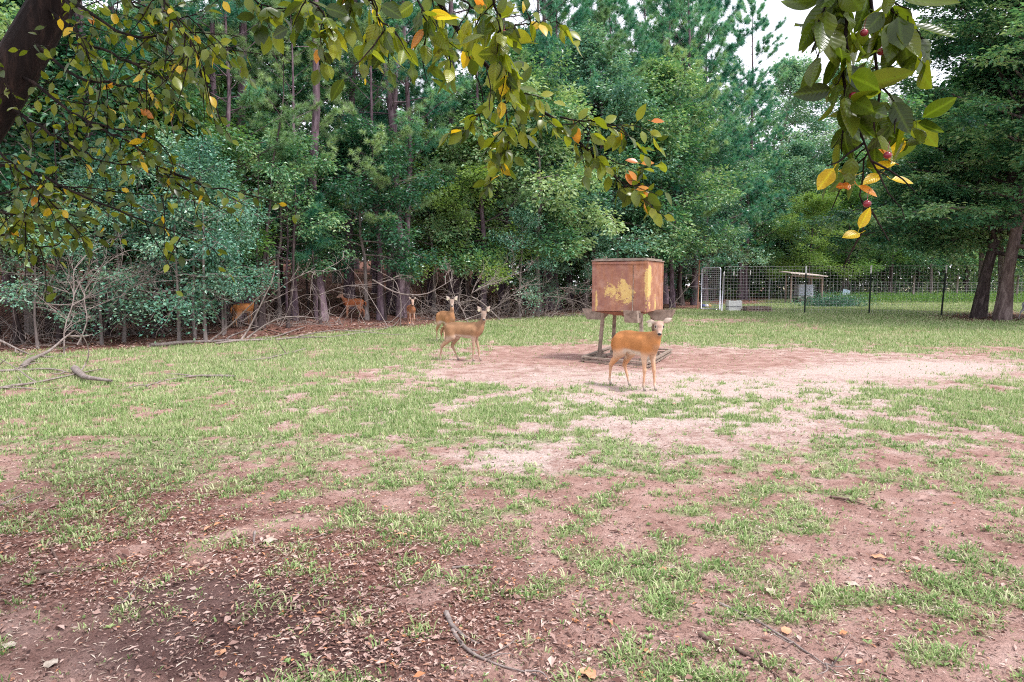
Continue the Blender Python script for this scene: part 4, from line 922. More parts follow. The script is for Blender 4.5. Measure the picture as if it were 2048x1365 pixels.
class Prim:
    def __init__(s, a, b, r1, r2, col, k=.03, R=I3, o=(0, 0, 0), sc=(1, 1, 1), shape=True):
        s.a = np.array(a, float) ; s.b = np.array(b, float); s.r1, s.r2, s.col, s.k = r1, r2, np.array(col), k
        s.R, s.o, s.sc, s.shape = np.array(R), np.array(o, float), np.array(sc, float), shape
        e = [s.R @ s.a + s.o, s.R @ s.b + s.o]; r = max(r1, r2) * max(1, max(sc)) + .05
        s.lo = np.minimum(*e) - r; s.hi = np.maximum(*e) + r
    def d(s, p):
        q = ((p - s.o) @ s.R) / s.sc; a = s.a / s.sc; b = s.b / s.sc; ab = b - a; L = max(ab @ ab, 1e-9)
        t = np.clip(((q - a) @ ab) / L, 0, 1); dd = q - a - t[..., None] * ab
        return (np.sqrt((dd ** 2).sum(-1)) - (s.r1 + (s.r2 - s.r1) * t)) * min(s.sc)
nm_ = NT('deer coat'); _c = nm_.attr(); _f = nm_.noise(nm_.scale(nm_.coord(), (40, 40, 90)), 1.5, 4, .7)
DEERM = nm_.done(nm_.pbr(nm_.mix(1., _c, nm_.ramp(_f, [(.3, .78), (.7, 1.15)]), 'MULTIPLY'), .8, 0, .15, nm_.bump(_f, .35, .006)))
EYEM = flat('dark wet eye', (.01, .008, .007), .1, 0, .8, .1); NOSEM = flat('dark nose', (.02, .016, .018), .35, 0, .5, .2)
TAGM = flat('cream ear tag plastic', (.72, .68, .5), .45, 0, .4, .05)
def deer(name, foot, rz, sc, label, coat=(.42, .17, .06), pale=(.62, .5, .4), neck=(.13, .0, .34), hyaw=0., hpitch=-.25, legs=None, res=.013, ears=(.75, .75), tags=(), earp=0., tail=True, grey=(.36, .27, .22), headc=None, hs=1.15):
    """foot: the ground under the body's middle; +X is where the body points, Z up"""
    coat = np.array(coat); pale = np.array(pale); dark = coat * .55; headc = np.array(headc if headc is not None else grey)
    legs = legs or {}; PR = []
    def T(a, b, r1, r2, col=coat, k=.05, sy=.72, sz=1.): PR.append(Prim(a, b, r1, r2, col, k, sc=(1, sy, sz)))
    T((-.34, 0, .70), (-.16, 0, .70), .135, .135); T((-.16, 0, .675), (.10, 0, .66), .142, .15); T((.05, 0, .66), (.25, 0, .675), .152, .14)
    T((.26, 0, .70), (.32, 0, .72), .12, .09, coat, .05, .68); T((-.28, 0, .775), (.22, 0, .785), .05, .055, coat * .78, .05, .7)
    PR.append(Prim((-.22, 0, .545), (.14, 0, .515), .05, .06, pale, .03, sc=(1, 1.9, 1), shape=False))
    PR.append(Prim((.3, 0, .58), (.36, 0, .66), .05, .05, coat * .8 + pale * .2, .03, shape=False))
    for sd in (1, -1):
        f = legs.get(('f', sd), (0, 0, 0)); hh = legs.get(('h', sd), (0, 0, 0)); low = coat * .75 + pale * .3
        def L(p, q, r1, r2, col, k=.02, sx=1.): PR.append(Prim(p, q, r1, r2, col, k, sc=(1, .85, 1)))
        y = .082 * sd
        # front leg: shoulder, elbow, knee, fetlock, hoof
        S, E = (.24, y * .9, .66), (.21 + f[0] * .1, y, .50); K = (.235 + f[0] * .5, y * .95, .30 + f[2] * .5); FT = (.228 + f[0], y * .9 + f[1], .085 + f[2]); H = (.25 + f[0], y * .9 + f[1], .022 + f[2])
        L(S, E, .085, .05, coat, .04); L(E, K, .044, .026, low); L(K, FT, .0245, .0165, low); L(FT, H, .0185, .02, pale * .8)
        PR.append(Prim(H, (H[0] + .02, H[1], H[2] - .006), .021, .014, (.03, .025, .02), .01))
        # hind leg: hip, stifle, hock, fetlock, hoof
        P_, ST = (-.33, y * .8, .70), (-.25 + hh[0] * .15, y * 1.1, .52); HK = (-.43 + hh[0] * .55, y * .95, .315 + hh[2] * .6); FT = (-.40 + hh[0], y * .9 + hh[1], .085 + hh[2]); H = (-.375 + hh[0], y * .9 + hh[1], .022 + hh[2])
        L(P_, ST, .105, .07, coat, .05); L((-.36, y * .8, .62), (-.35 + hh[0] * .3, y, .47), .085, .05, coat, .05); L(ST, HK, .062, .03, coat * .9 + pale * .1, .03); L((-.40 + hh[0] * .45, y, .40 + hh[2] * .5), HK, .03, .028, low)
        L(HK, FT, .0265, .0175, low); L(FT, H, .019, .02, pale * .8)
        PR.append(Prim(H, (H[0] + .02, H[1], H[2] - .006), .021, .014, (.03, .025, .02), .01))
        PR.append(Prim((-.38, y * .4, .60), (-.33, y * .35, .45), .05, .04, pale, .02, shape=False))
    nb = np.array([.33, 0, .78]); nt = nb + np.array(neck); mid = (nb + nt) / 2 + np.array([.025, 0, -.02])
    gn = coat * .6 + grey * np.ones(3) * .4
    PR.append(Prim((.26, 0, .72), tuple(nb), .11, .085, coat, .05, sc=(1, .75, 1)))
    PR.append(Prim(tuple(nb), tuple(mid), .076, .054, gn, .04, sc=(1, .8, 1))); PR.append(Prim(tuple(mid), tuple(nt), .053, .044, gn, .03, sc=(1, .85, 1)))
    tp = nt + np.array([.05, 0, -.02]); PR.append(Prim(tuple(tp), tuple(tp * .6 + mid * .4), .03, .03, pale, .02, shape=False))
    R = rotm('Z', hyaw) @ rotm('Y', -hpitch); o = nt + np.array([0, 0, .015])
    def Hd(a, b, r1, r2, col, k=.02, s=(1, 1, 1), shape=True): PR.append(Prim(np.array(a) * hs, np.array(b) * hs, r1 * hs, r2 * hs, col, k, R, o, s, shape))
    Hd((0, 0, .02), (.075, 0, .018), .058, .052, headc); Hd((.07, 0, .0), (.135, 0, -.02), .043, .034, headc); Hd((.13, 0, -.018), (.185, 0, -.035), .032, .025, headc * 1.1)
    Hd((.03, 0, -.035), (.16, 0, -.052), .03, .018, pale); Hd((.19, 0, -.045), (.2, 0, -.05), .021, .018, pale, .015)
    for sd in (1, -1):
        Hd((.075, .05 * sd, .03), (.11, .045 * sd, .012), .012, .01, pale, .01, (1, 1, 1), False)          # pale ring round the eye
        ea = ears[0] if sd > 0 else ears[1]; out = math.cos(ea); up = math.sin(ea)
        b0 = np.array([-.005, .04 * sd, .05]); t0 = b0 + np.array([-.02 + earp, out * sd * .138, up * .138]); m0 = b0 * .5 + t0 * .5
        Hd(b0, m0, .016, .036, headc * .65, .012, (.42, 1, 1)); Hd(m0, t0, .036, .010, headc * .65, .012, (.42, 1, 1))
        c1 = m0 + np.array([.016, 0, 0]); Hd(c1, c1 * .4 + t0 * .6, .02, .01, np.minimum(pale * 1.15, .85), .01, (.4, 1, 1), False)
    lo = np.min([p.lo for p in PR], 0); hi = np.max([p.hi for p in PR], 0); n3 = np.ceil((hi - lo) / res).astype(int) + 1
    ax = [lo[i] + np.arange(n3[i]) * res for i in range(3)]; Fd = np.full(tuple(n3), 1.)
    for p in PR:
        if not p.shape: continue
        s = [slice(max(0, int((p.lo[i] - lo[i]) / res)), min(n3[i], int((p.hi[i] - lo[i]) / res) + 2)) for i in range(3)]
        g = np.stack(np.meshgrid(ax[0][s[0]], ax[1][s[1]], ax[2][s[2]], indexing='ij'), -1)
        b = p.d(g); a = Fd[tuple(s)]; k = p.k; h = np.clip(.5 + .5 * (b - a) / k, 0, 1)
        Fd[tuple(s)] = a * h + b * (1 - h) - k * h * (1 - h)
    # h=1 keeps a when b is far larger
    V, Q = surface_nets(Fd, lo, res)
    W = 0; Cc = 0
    for p in PR:
        w = np.exp(-np.clip(p.d(V), -.012, 1) / (.012 if p.shape else .008))[:, None] * (1 if p.shape else 2.2); W = W + w; Cc = Cc + w * p.col
    Cc = Cc / (W + 1e-12)
    mo = fbm(V[:, 0] * 7 + 3, V[:, 2] * 7 + V[:, 1] * 5, 31, 4)[:, None]; Cc = Cc * (.72 + .56 * mo)  # noise puts soft muscle shading into the coat colour
    up_ = sst(.60, .50, V[:, 2])[:, None] * (np.abs(V[:, 0:1]) < .42) * sst(.35, .49, V[:, 2])[:, None]; Cc = Cc * (1 - .38 * up_) + pale * .38 * up_
    dor = sst(.77, .82, V[:, 2])[:, None] * (np.abs(V[:, 0:1] + .05) < .33); Cc = Cc * (1 - .28 * dor)
    root = empty(name, foot, rz, label, 'deer'); root.scale = (sc,) * 3
    mb = MB(); mb.add(V, Q, Cc); mb.build('body', DEERM, root, True)
    for sd in (1, -1):
        e = R @ (np.array([.086, .046 * sd, .026]) * hs) + o; m = MB(); m.ell(e, (.02, .018, .018), 8, 6); m.build('eye', EYEM, root, True)
    e = R @ (np.array([.208, 0, -.036]) * hs) + o; m = MB(); m.ell(e, (.018, .03, .02), 8, 6, R); m.build('nose', NOSEM, root, True)
    if tail:
        m = MB(); m.tube([(-.50, 0, .74), (-.545, 0, .68), (-.56, 0, .60), (-.55, 0, .52)], [.025, .034, .028, .008], 7, True, coat * .9); m.build('tail', DEERM, root, True)
    for sd in tags:
        ea = ears[0] if sd > 0 else ears[1]; q = np.array([.012, (.04 + math.cos(ea) * .085) * sd, .05 + math.sin(ea) * .085 - .028])
        m = MB(); q = q * hs; c = R @ q + o; m.tube([c, c + R @ np.array([.004, 0, 0])], [.032, .032], 14); m.build('ear_tag', TAGM, root, False)
    return root
def face_cam(g): return math.atan2(-g[1], -g[0])     # heading (angle of +X) that looks at the camera
gA = G(1275, 778); hA = math.radians(-57)
deer('deer', gA, hA, 1.1, 'orange tan deer in front of the feeder with a cream tag in one drooping ear', (.52, .22, .08), (.74, .64, .55), (.09, 0, .15),
     face_cam(gA) - hA, -.28, {('h', 1): (.10, .02, 0), ('h', -1): (-.14, 0, 0), ('f', 1): (.03, .015, 0), ('f', -1): (-.03, 0, 0)}, .011, (.42, .02), (-1,), grey=(.42, .26, .18), headc=(.40, .26, .20), hs=1.06)
gB = G(931, 722); hB = math.radians(-14)
deer('deer', gB, hB, 1.0, 'tan deer standing side-on with its head turned, left of the feeder', (.33, .185, .10), (.6, .48, .4), (.09, 0, .225),
     face_cam(gB) - hB, -.25, {('h', 1): (.18, 0, 0), ('h', -1): (-.16, 0, 0), ('f', 1): (.07, 0, 0), ('f', -1): (-.04, 0, 0)}, .012, (.95, .95), (1, -1), grey=(.25, .175, .135))
gC = G(893, 685); hC = math.radians(-60)
deer('deer', gC, hC, 1.03, 'orange deer half hidden behind the tan deer, neck raised and head turned', (.46, .23, .11), (.7, .6, .52), (.04, 0, .30),
     face_cam(gC) - hC, -.2, {('h', 1): (.12, 0, 0), ('h', -1): (-.08, 0, 0)}, .014, (.8, .8), (1, -1), grey=(.29, .21, .165))
gD = G(823, 652); hD = face_cam(gD) + .12
deer('deer', gD, hD, .93, 'small reddish deer facing us head-on from the litter at the woods edge', (.4, .16, .08), (.66, .55, .48), (.12, 0, .20),
     -.1, -.5, {('f', 1): (.02, -.02, 0), ('f', -1): (-.02, .02, 0)}, .016, (.95, .95), (), grey=(.4, .26, .2))
gE = G(706, 638); hE = math.radians(178)
deer('deer', gE, hE, .95, 'reddish deer standing side-on in front of a pale trunk in the woods', (.42, .14, .06), (.6, .45, .35), (.12, 0, .19),
     .5, -.2, {('h', 1): (.12, 0, .0), ('h', -1): (-.05, 0, 0)}, .016, (.7, .7), (), grey=(.4, .25, .19))
gF = G(2066, 640); hF = math.radians(8)
deer('deer', gF, hF, 1.0, 'pale grey animal walking out of the picture beside the huge trunks', (.42, .42, .44), (.55, .52, .5), (.2, 0, .15),
     0, -.3, {('h', 1): (-.22, 0, .0), ('h', -1): (.1, 0, 0)}, .018, grey=(.42, .42, .44))
gH = G(490, 655); hH = math.radians(60)
deer('deer', gH, hH, .95, 'orange deer mostly hidden behind bare branches among the dark trunks', (.5, .2, .07), (.6, .45, .35), (.13, 0, .1), .3, -.6, {}, .018, grey=(.4, .25, .19))

# ------------------------------------------------------------------ the rusty feeder
def rust(name, yellow):
    n = NT(name); c = n.coord(); f = n.noise(c, 5, 6, .65); g = n.noise(c, 26, 4, .6); v = n.noise(n.scale(c, (9, 9, 1.1)), 1.6, 4)
    col = n.ramp(f, [(.25, (.24, .10, .055)), (.5, (.40, .185, .10)), (.75, (.54, .32, .2))])
    col = n.mix(n.math('MULTIPLY', n.ramp(v, [(.4, 0.), (.65, 1.)]), .4), col, (.38, .21, .18))
    col = n.mix(n.math('MULTIPLY', n.ramp(g, [(.55, 0.), (.7, 1.)]), .45), col, (.14, .06, .05))
    col = n.mix(n.math('MULTIPLY', n.ramp(n.noise(n.scale(c, (1.4, 1.4, .5)), 1.7, 3), [(.42, 0.), (.6, 1.)]), .45), col, (.22, .10, .10))
    col = n.mix(n.math('MULTIPLY', n.ramp(n.noise(n.scale(c, (1, 1, 2)), 3.1, 5), [(.52, 0.), (.7, 1.)]), .4), col, (.5, .33, .28))
    if yellow:
        x, y, z = n.sepx(c); tot = None
        w = n.math('ADD', n.math('MULTIPLY', n.math('SUBTRACT', n.noise(c, 4.3, 7, .74), .5), 9.), n.math('MULTIPLY', n.math('SUBTRACT', n.noise(c, 30, 3, .7), .5), 2.))
        for ux, cx, cz, rx, rz_ in yellow:
            a = n.math('DIVIDE', n.math('SUBTRACT', (x if ux == 'x' else y), cx), rx * 1.45); b = n.math('DIVIDE', n.math('SUBTRACT', z, cz), rz_ * 1.45)
            e = n.math('SUBTRACT', 1., n.math('ADD', n.math('MULTIPLY', a, a), n.math('MULTIPLY', b, b)))
            tot = e if tot is None else n.math('MAXIMUM', tot, e)
        k = n.ramp(n.math('ADD', tot, w), [(.5, 0.), (.6, 1.)])
        col = n.mix(k, col, n.ramp(g, [(.3, (.55, .36, .12)), (.6, (.68, .5, .2))]))
    return n.done(n.pbr(col, .75, .1, .3, n.bump(f, .25, .01)))
R1 = rust('rust sheet with yellow paint patches', [('x', .07, 1.47, .17, .26), ('x', -.16, 1.53, .17, .12), ('x', .6, 1.6, .03, .45), ('x', -.53, 1.35, .03, .2)])
R1b = rust('rust sheet with yellow streaks', [('y', -.50, 1.62, .15, .42), ('y', -.5, 1.3, .12, .3), ('y', .0, 1.28, .05, .14), ('y', -.36, 1.5, .03, .2)])
R2 = rust('plain rusty steel', None)
n = NT('weathered grey brown steel'); _f = n.noise(n.coord(), 9, 5, .6)
R3 = n.done(n.pbr(n.ramp(_f, [(.3, (.17, .125, .10)), (.55, (.33, .265, .215)), (.8, (.46, .36, .3))]), .7, .2, .3, n.bump(_f, .2, .01)))
DARKM = flat('painted trough shade', (.02, .015, .013), .9, 0, .1, .3)
PSI = math.radians(-27.4); FC = np.array([2.57, 15.14]); fz = float(height(*FC))
fd = empty('deer_feeder', (FC[0], FC[1], fz), PSI, 'rusty square game feeder on four legs with yellow paint patches and side troughs', 'feeder')
def FL(p):        # world -> feeder local
    d = np.array(p, float) - np.array([FC[0], FC[1], fz]); c, s = math.cos(-PSI), math.sin(-PSI)
    return np.array([d[0] * c - d[1] * s, d[0] * s + d[1] * c, d[2]])
W2, ZB, ZT = .61, 1.09, 2.17
mb = MB(); mb.box((0, -W2 + .004, (ZB + ZT) / 2), (2 * W2 - .06, .008, ZT - ZB - .02)); mb.build('panel', R1, fd)
mb = MB(); mb.box((0, W2 - .004, (ZB + ZT) / 2), (2 * W2 - .06, .008, ZT - ZB - .02)); mb.build('panel', R2, fd)
mb = MB(); mb.box((W2 - .004, 0, (ZB + ZT) / 2), (.008, 2 * W2 - .06, ZT - ZB - .02)); mb.build('panel', R1b, fd)
mb = MB(); mb.box((-W2 + .004, 0, (ZB + ZT) / 2), (.008, 2 * W2 - .06, ZT - ZB - .02)); mb.build('panel', R2, fd)
for sx in (-1, 1):
    for sy in (-1, 1):
        mb = MB(); mb.box((sx * (W2 + .002), sy * (W2 - .03), (ZB + ZT) / 2), (.008, .07, ZT - ZB)); mb.box((sx * (W2 - .035), sy * (W2 + .002), (ZB + ZT) / 2), (.075, .008, ZT - ZB))
        mb.build('corner_strip', R1 if sx > 0 and sy < 0 else R2, fd)
mb = MB(); mb.tube([(.30, -W2 - .006, ZB + .02), (.30, -W2 - .008, 1.4), (.305, -W2 - .007, 1.7), (.30, -W2 - .006, 2.08)], [.008, .011, .008, .006], 6); mb.ell((.302, -W2 - .01, 1.42), (.018, .012, .03)); mb.build('weld_seam', R3, fd, True)
mb = MB(); mb.box((0, -W2 - .012, ZT - .045), (2 * W2 + .02, .016, .04)); mb.box((0, -W2 - .004, ZT - .09), (2 * W2 - .1, .006, .012)); mb.build('rim', R2, fd)
mb = MB(); mb.box((0, 0, ZT + .012), (2 * W2 + .05, 2 * W2 + .05, .02)); mb.box((0.0, 0, ZT + .04), (2 * W2 - .04, 2 * W2 - .04, .036)); mb.build('lid', R3, fd)
for sx in (-.47, .47):
    mb = MB(); y0 = -.2 if sx < 0 else .25
    mb.tube([(sx - .03, y0, ZT + .05), (sx - .03, y0, ZT + .12), (sx + .03, y0, ZT + .12), (sx + .03, y0, ZT + .05)], .007, 6); mb.build('lifting_lug', R3, fd)
mb = MB(); a = W2 - .02; b = .2
mb.add([(-a, -a, ZB), (a, -a, ZB), (a, a, ZB), (-a, a, ZB), (-b, -b, ZB - .1), (b, -b, ZB - .1), (b, b, ZB - .1), (-b, b, ZB - .1)], [[0, 4, 5, 1], [1, 5, 6, 2], [2, 6, 7, 3], [3, 7, 4, 0], [4, 7, 6, 5], [0, 1, 2, 3]]); mb.build('hopper_bottom', R2, fd)
def trough(c, ang, L, w=.24, d=.19):
    """an open steel chute: sloping floor, two trapezoid cheeks, lip; outwards along +X before turning by ang"""
    r = rotm('Z', ang); t = .006; z0 = ZB + .03
    def q(p): return tuple(r @ np.array(p) + np.array([c[0], c[1], 0]))
    mb = MB(); prof = [(-.14, z0), (L, z0 + .01), (L * .78, z0 - d), (.10, z0 - d)]
    for s in (-1, 1):
        y0 = s * w / 2; v = [q((px, y0, pz)) for px, pz in prof] + [q((px, y0 - s * t, pz)) for px, pz in prof]
        mb.add(v, [[0, 1, 2, 3], [7, 6, 5, 4], [0, 4, 5, 1], [1, 5, 6, 2], [2, 6, 7, 3], [3, 7, 4, 0]])
    for i, j in ((1, 2), (2, 3), (3, 0)):
        (ax_, az_), (bx_, bz_) = prof[i], prof[j]; nx, nz = (bz_ - az_), -(bx_ - ax_); l = math.hypot(nx, nz); nx, nz = nx / l * t, nz / l * t
        h = w / 2 + .002; P4 = [(ax_, -h, az_), (ax_, h, az_), (bx_, h, bz_), (bx_, -h, bz_)]
        mb.add([q(p) for p in P4] + [q((p[0] - nx, p[1], p[2] - nz)) for p in P4], [[0, 1, 2, 3], [7, 6, 5, 4], [0, 4, 5, 1], [1, 5, 6, 2], [2, 6, 7, 3], [3, 7, 4, 0]])
    return mb.build('trough', R3, fd)
trough((-W2 + .10, .0), PI, .52, .26, .23); trough((W2 - .1, .1), 0, .5, .26, .22); trough((.33, -W2 + .12), -PI / 2, .4, .28, .24); trough((-.2, W2 - .1), PI / 2, .40)
mb = MB(); mb.box((.33 + .09, -W2 - .06, ZB - .07), (.12, .02, .10)); mb.build('painted_opening_shade', DARKM, fd)  # dark box paints in the shade of the front trough's opening
BC = [FL(G(*p)) for p in ((1165, 724), (1296, 737), (1342, 707), (1222, 700))]
feet = [FL(G(*p)) for p in ((1198, 718), (1226, 710), (1313, 712), (1285, 729))]
tops = [(-.42, -.42), (-.42, .35), (.42, .38), (.42, -.42)]
for f_, t_ in zip(feet, tops):
    mb = MB(); mb.beam((f_[0], f_[1], .03), (t_[0], t_[1], ZB + .03), .068, .068, (0, 1, 0)); mb.build('leg', R3, fd)
    mb = MB(); mb.box((f_[0], f_[1], .06), (.14, .012, .12)); mb.build('gusset', R3, fd)
for i in range(4):
    a_, b_ = BC[i].copy(), BC[(i + 1) % 4].copy(); mb = MB()
    for z_ in (.10, .035): mb.beam((a_[0], a_[1], z_), (b_[0], b_[1], z_), .07, .035)
    mb.box(((a_[0] + b_[0]) / 2, (a_[1] + b_[1]) / 2, .068), (.03, .03, .05)); mb.build('skid', R3, fd)
# runners the legs stand on
for i, j in ((0, 1), (3, 2)):
    a_, b_ = feet[i], feet[j]; v = unit((b_ - a_)); a_ = a_ - v * .25; b_ = b_ + v * .25; mb = MB(); mb.beam((a_[0], a_[1], .045), (b_[0], b_[1], .045), .07, .05); mb.build('runner', R3, fd)

# ------------------------------------------------------------------ gate, fence, pen
GALV = flat('galvanised steel', (.55, .55, .62), .4, .5, .5, .12); WIRE = flat('fence wire', (.5, .48, .5), .5, .2, .5, .1)
TPOST = flat('dark green post', (.02, .03, .028), .6, .1, .3, .2); WHITE = flat('white paint', (.78, .78, .76), .5, 0, .4, .05); WOOD = flat('grey wood', (.28, .2, .17), .85, 0, .2, .3)
gl, gr = G(1402, 620), G(1439, 622); ga = math.atan2(gr[1] - gl[1], gr[0] - gl[0]); gw = math.hypot(*(gr - gl)[:2]); gh = 83 / F * gl[1]
gt = empty('gate', gl, ga, 'tall galvanised mesh gate with rounded top corners standing at the pen', 'gate')
mb = MB(); rc = .12
fr = [(0, 0, .06)] + [(0, 0, gh - rc)] + [(rc - rc * math.cos(t), 0, gh - rc + rc * math.sin(t)) for t in np.linspace(.3, PI / 2, 4)] + [(gw - rc + rc * math.sin(t), 0, gh - rc + rc * math.cos(t)) for t in np.linspace(0, 1.3, 4)] + [(gw, 0, gh - rc), (gw, 0, .06)]
mb.tube(fr, .036, 7); mb.tube([(0, 0, .06), (gw, 0, .06)], .03, 6); mb.tube([(0, 0, gh * .5), (gw, 0, gh * .5)], .03, 6); mb.build('frame', GALV, gt, True)
mb = MB()
for i in range(1, 10): x = gw * i / 10; mb.tube([(x, 0.0, .08), (x, 0.0, gh - .03)], .008, 3, False)
for i in range(1, 22): z = gh * i / 22; mb.tube([(.0, .006, z), (gw, .006, z)], .008, 3, False)
mb.build('wire_mesh', GALV, gt)
mb = MB(); mb.box((gw + .02, -.02, gh * .52), (.08, .05, .06)); mb.build('latch', GALV, gt)
g_ = G(1395, 621); mb = MB(); mb.tube([(0, 0, -.1), (.02, 0, 1.3), (.05, 0, 2.75)], .035, 8); o = mb.build('gate_post', R2, None, True); o.location = g_; tag(o, 'rusty brown post at the left side of the mesh gate', 'post')
g_ = G(1443, 623); mb = MB(); mb.tube([(0, 0, -.1), (.06, 0, gh * .87)], .04, 8); mb.ell((.06, 0, gh * .87), (.045, .045, .03)); o = mb.build('gate_post', GALV, None, True); o.location = g_; tag(o, 'silver tubular post on which the mesh gate latches', 'post')
FP = [G(1448, 624), G(1609, 627), G(1738, 629), G(1882, 632), G(2010, 634), G(2170, 636)]
fnc = empty('wire_fence', FP[0], 0, 'tall square-mesh wire fence running from the gate to the huge trunks', 'fence'); F0 = FP[0]
FHT = 2.35
for i, p in enumerate(FP[1:5]):
    q = p - F0; mb = MB(); ln = .12 if i == 2 else 0
    mb.box((q[0], q[1], q[2] + .9), (.06, .05, 2.2)) if not ln else mb.beam((q[0], q[1], q[2] - .1), (q[0] + ln, q[1], q[2] + 2.2), .06, .05)
    pp = mb.build('post', TPOST, fnc); mb = MB(); mb.box((q[0] + ln, q[1] - .003, q[2] + 2.18), (.064, .056, .38)); mb.build('post_cap', WHITE, pp)
mb = MB(); cum = 0
seg = [(FP[i] - F0, FP[i + 1] - F0) for i in range(len(FP) - 1)]
for a_, b_ in seg:
    L = np.linalg.norm(b_ - a_); m = int(L / .155)
    for i in range(m):
        p = a_ + (b_ - a_) * i / m; mb.tube([p + (0, .035, .03), p + (0, .035, FHT)], .0042, 3, False)
    for k in range(16):
        z = .04 + (FHT - .04) * k / 15; mb.tube([a_ + (0, .04, z), b_ + (0, .04, z)], .0045 if k < 15 else .008, 3, False)
mb.build('wire_mesh', WIRE, fnc)
# back row of white-topped posts and the far fence
for px, py, top, lb in [(1446, 606, 545, 'white-tipped post nearest the gate inside the pen'), (1465, 606, 545, 'white-tipped post, second one from the gate inside the pen'), (1498, 605, 543, 'tall white-tipped post in the middle of the pen'), (1538, 600, 558, 'short silver post standing alone in the pen')]:
    g_ = G(px, py); H_ = (py - top) / F * g_[1]; t_ = MB(); t_.tube([(0, 0, -.1), (.03, 0, H_)], .028, 6); o = empty('pen_post', g_, 0, lb, 'post'); t_.build('post', TPOST if px != 1538 else GALV, o); 
    if px != 1538: t_ = MB(); t_.box((.03, -.01, H_ - .1), (.06, .06, .3)); t_.build('post_cap', WHITE, o)
ff = [G(1560, 600), G(1640, 600), G(1825, 602), G(1912, 603), G(2032, 604), G(2200, 604)]; f0 = ff[0]; ffo = empty('wire_fence', f0, 0, 'second wire fence with wooden posts in the weeds behind the first', 'fence'); mb = MB()
for i in range(5):
    a_, b_ = ff[i] - f0, ff[i + 1] - f0
    for k in range(7): mb.tube([a_ + (0, 0, .2 + k * .2), b_ + (0, 0, .2 + k * .2)], .007, 3, False)
    m = int(np.linalg.norm(b_ - a_) / .3)
    for k in range(m): p = a_ + (b_ - a_) * k / m; mb.tube([p + (0, 0, .1), p + (0, 0, 1.4)], .006, 3, False)
    if i: pb = MB(); pb.tube([a_ + (0, 0, -.1), a_ + (.05, 0, 1.9)], .075, 7); pb.build('post', M['gbark'], ffo, True)
mb.build('wire_mesh', WIRE, ffo)
# white bin, pallets, feed bag
BIN = flat('off-white plastic', (.68, .69, .68), .5, 0, .4, .08); BAND = flat('dark strap', (.08, .09, .13), .6)
g_ = G(1470, 623); s_ = g_[1] / F; bn = empty('storage_bin', g_, .08, 'off-white lidded storage bin with a dark band in front of the fence', 'bin')
w_, h_ = 26 * s_, 21 * s_
mb = MB(); mb.box((0, .22, h_ * .19), (w_, .44, h_ * .38)); mb.build('body', BIN, bn); mb = MB(); mb.box((0, .22, h_ * .42), (w_ * .97, .43, h_ * .07)); mb.build('band', BAND, bn)
mb = MB(); mb.box((0, .22, h_ * .72), (w_ * 1.04, .46, h_ * .52)); 
for x in (-.42, .42): mb.box((x * w_, .22, h_), (w_ * .14, .4, .03))
mb.build('lid', BIN, bn); mb = MB(); mb.box((w_ * .57, .18, h_ * .3), (w_ * .12, .1, h_ * .3)); mb.build('handle', BIN, bn)
def pallet(g, rz, W, D, H, nm, lb, mat, lift=0., par=None):
    o = empty(nm, (g[0], g[1], g[2] + lift), rz, lb, 'pallet')
    for k in range(3): m_ = MB(); m_.box((0, -D / 2 + .05 + k * (D - .1) / 2, H / 2), (W, .07, H - .044)); m_.build('stringer', mat, o)
    for k in range(7): m_ = MB(); m_.box((-W / 2 + .06 + k * (W - .12) / 6, 0, H - .011), (.11, D, .022)); m_.build('plank', mat, o)
    for k in range(3): m_ = MB(); m_.box((-W / 2 + .06 + k * (W - .12) / 2, 0, .011), (.11, D, .022)); m_.build('plank', mat, o)
    return o
g_ = G(1513, 624); pallet(g_, .02, 1.35, .9, .14, 'pallet', 'lower grey wooden pallet lying on the grass beside the white bin', WOOD)
pallet(g_, -.05, 1.25, .9, .14, 'pallet', 'upper worn pallet stacked askew beside the white bin', WOOD, .145)
g_ = G(1411, 616); fb = empty('feed_bag', g_, .1, 'blue, white and orange feed bag lying behind the gate', 'bag')
for x, c, w in ((-.16, (.05, .08, .28), .2), (.05, (.7, .68, .7), .24), (.24, (.6, .4, .14), .16)):
    mb = MB(); mb.ell((x, 0, .11), (w * .62, .16, .125), 10, 7); mb.build('bag_section', flat('bag print', c, .5, 0, .4, .15), fb, True)
# shelter
pl, pr_ = G(1581, 608), G(1643, 608); s_ = pl[1] / F; sh = empty('shelter', pl, math.atan2((pr_ - pl)[1], (pr_ - pl)[0]), 'open-sided wooden shelter with a pale flat roof behind the fence', 'shelter')
Ws = 62 * s_; Hs = 60 * s_; ROOF = flat('pale roof sheet', (.66, .55, .5), .6, 0, .3, .12)
for x, y in ((0, 0), (Ws, 0), (.25, 1.5), (Ws - .1, 1.5)):
    mb = MB(); mb.beam((x, y, -.1), (x, y, Hs - (.1 if x < 1 else .22)), .09, .09, (0, 1, 0)); mb.build('post', WOOD, sh)
mb = MB(); mb.add([(-.15, -.25, Hs), (Ws + .25, -.25, Hs - .22), (Ws + .25, 1.9, Hs - .06), (-.15, 1.9, Hs + .16), (-.15, -.25, Hs + .06), (Ws + .25, -.25, Hs - .16), (Ws + .25, 1.9, Hs), (-.15, 1.9, Hs + .22)],
                  [[0, 1, 2, 3], [7, 6, 5, 4], [0, 4, 5, 1], [1, 5, 6, 2], [2, 6, 7, 3], [3, 7, 4, 0]]); mb.build('roof', ROOF, sh)
mb = MB(); mb.beam((0, -.05, Hs - .12), (Ws, -.05, Hs - .32), .05, .12); mb.build('beam', WOOD, sh)
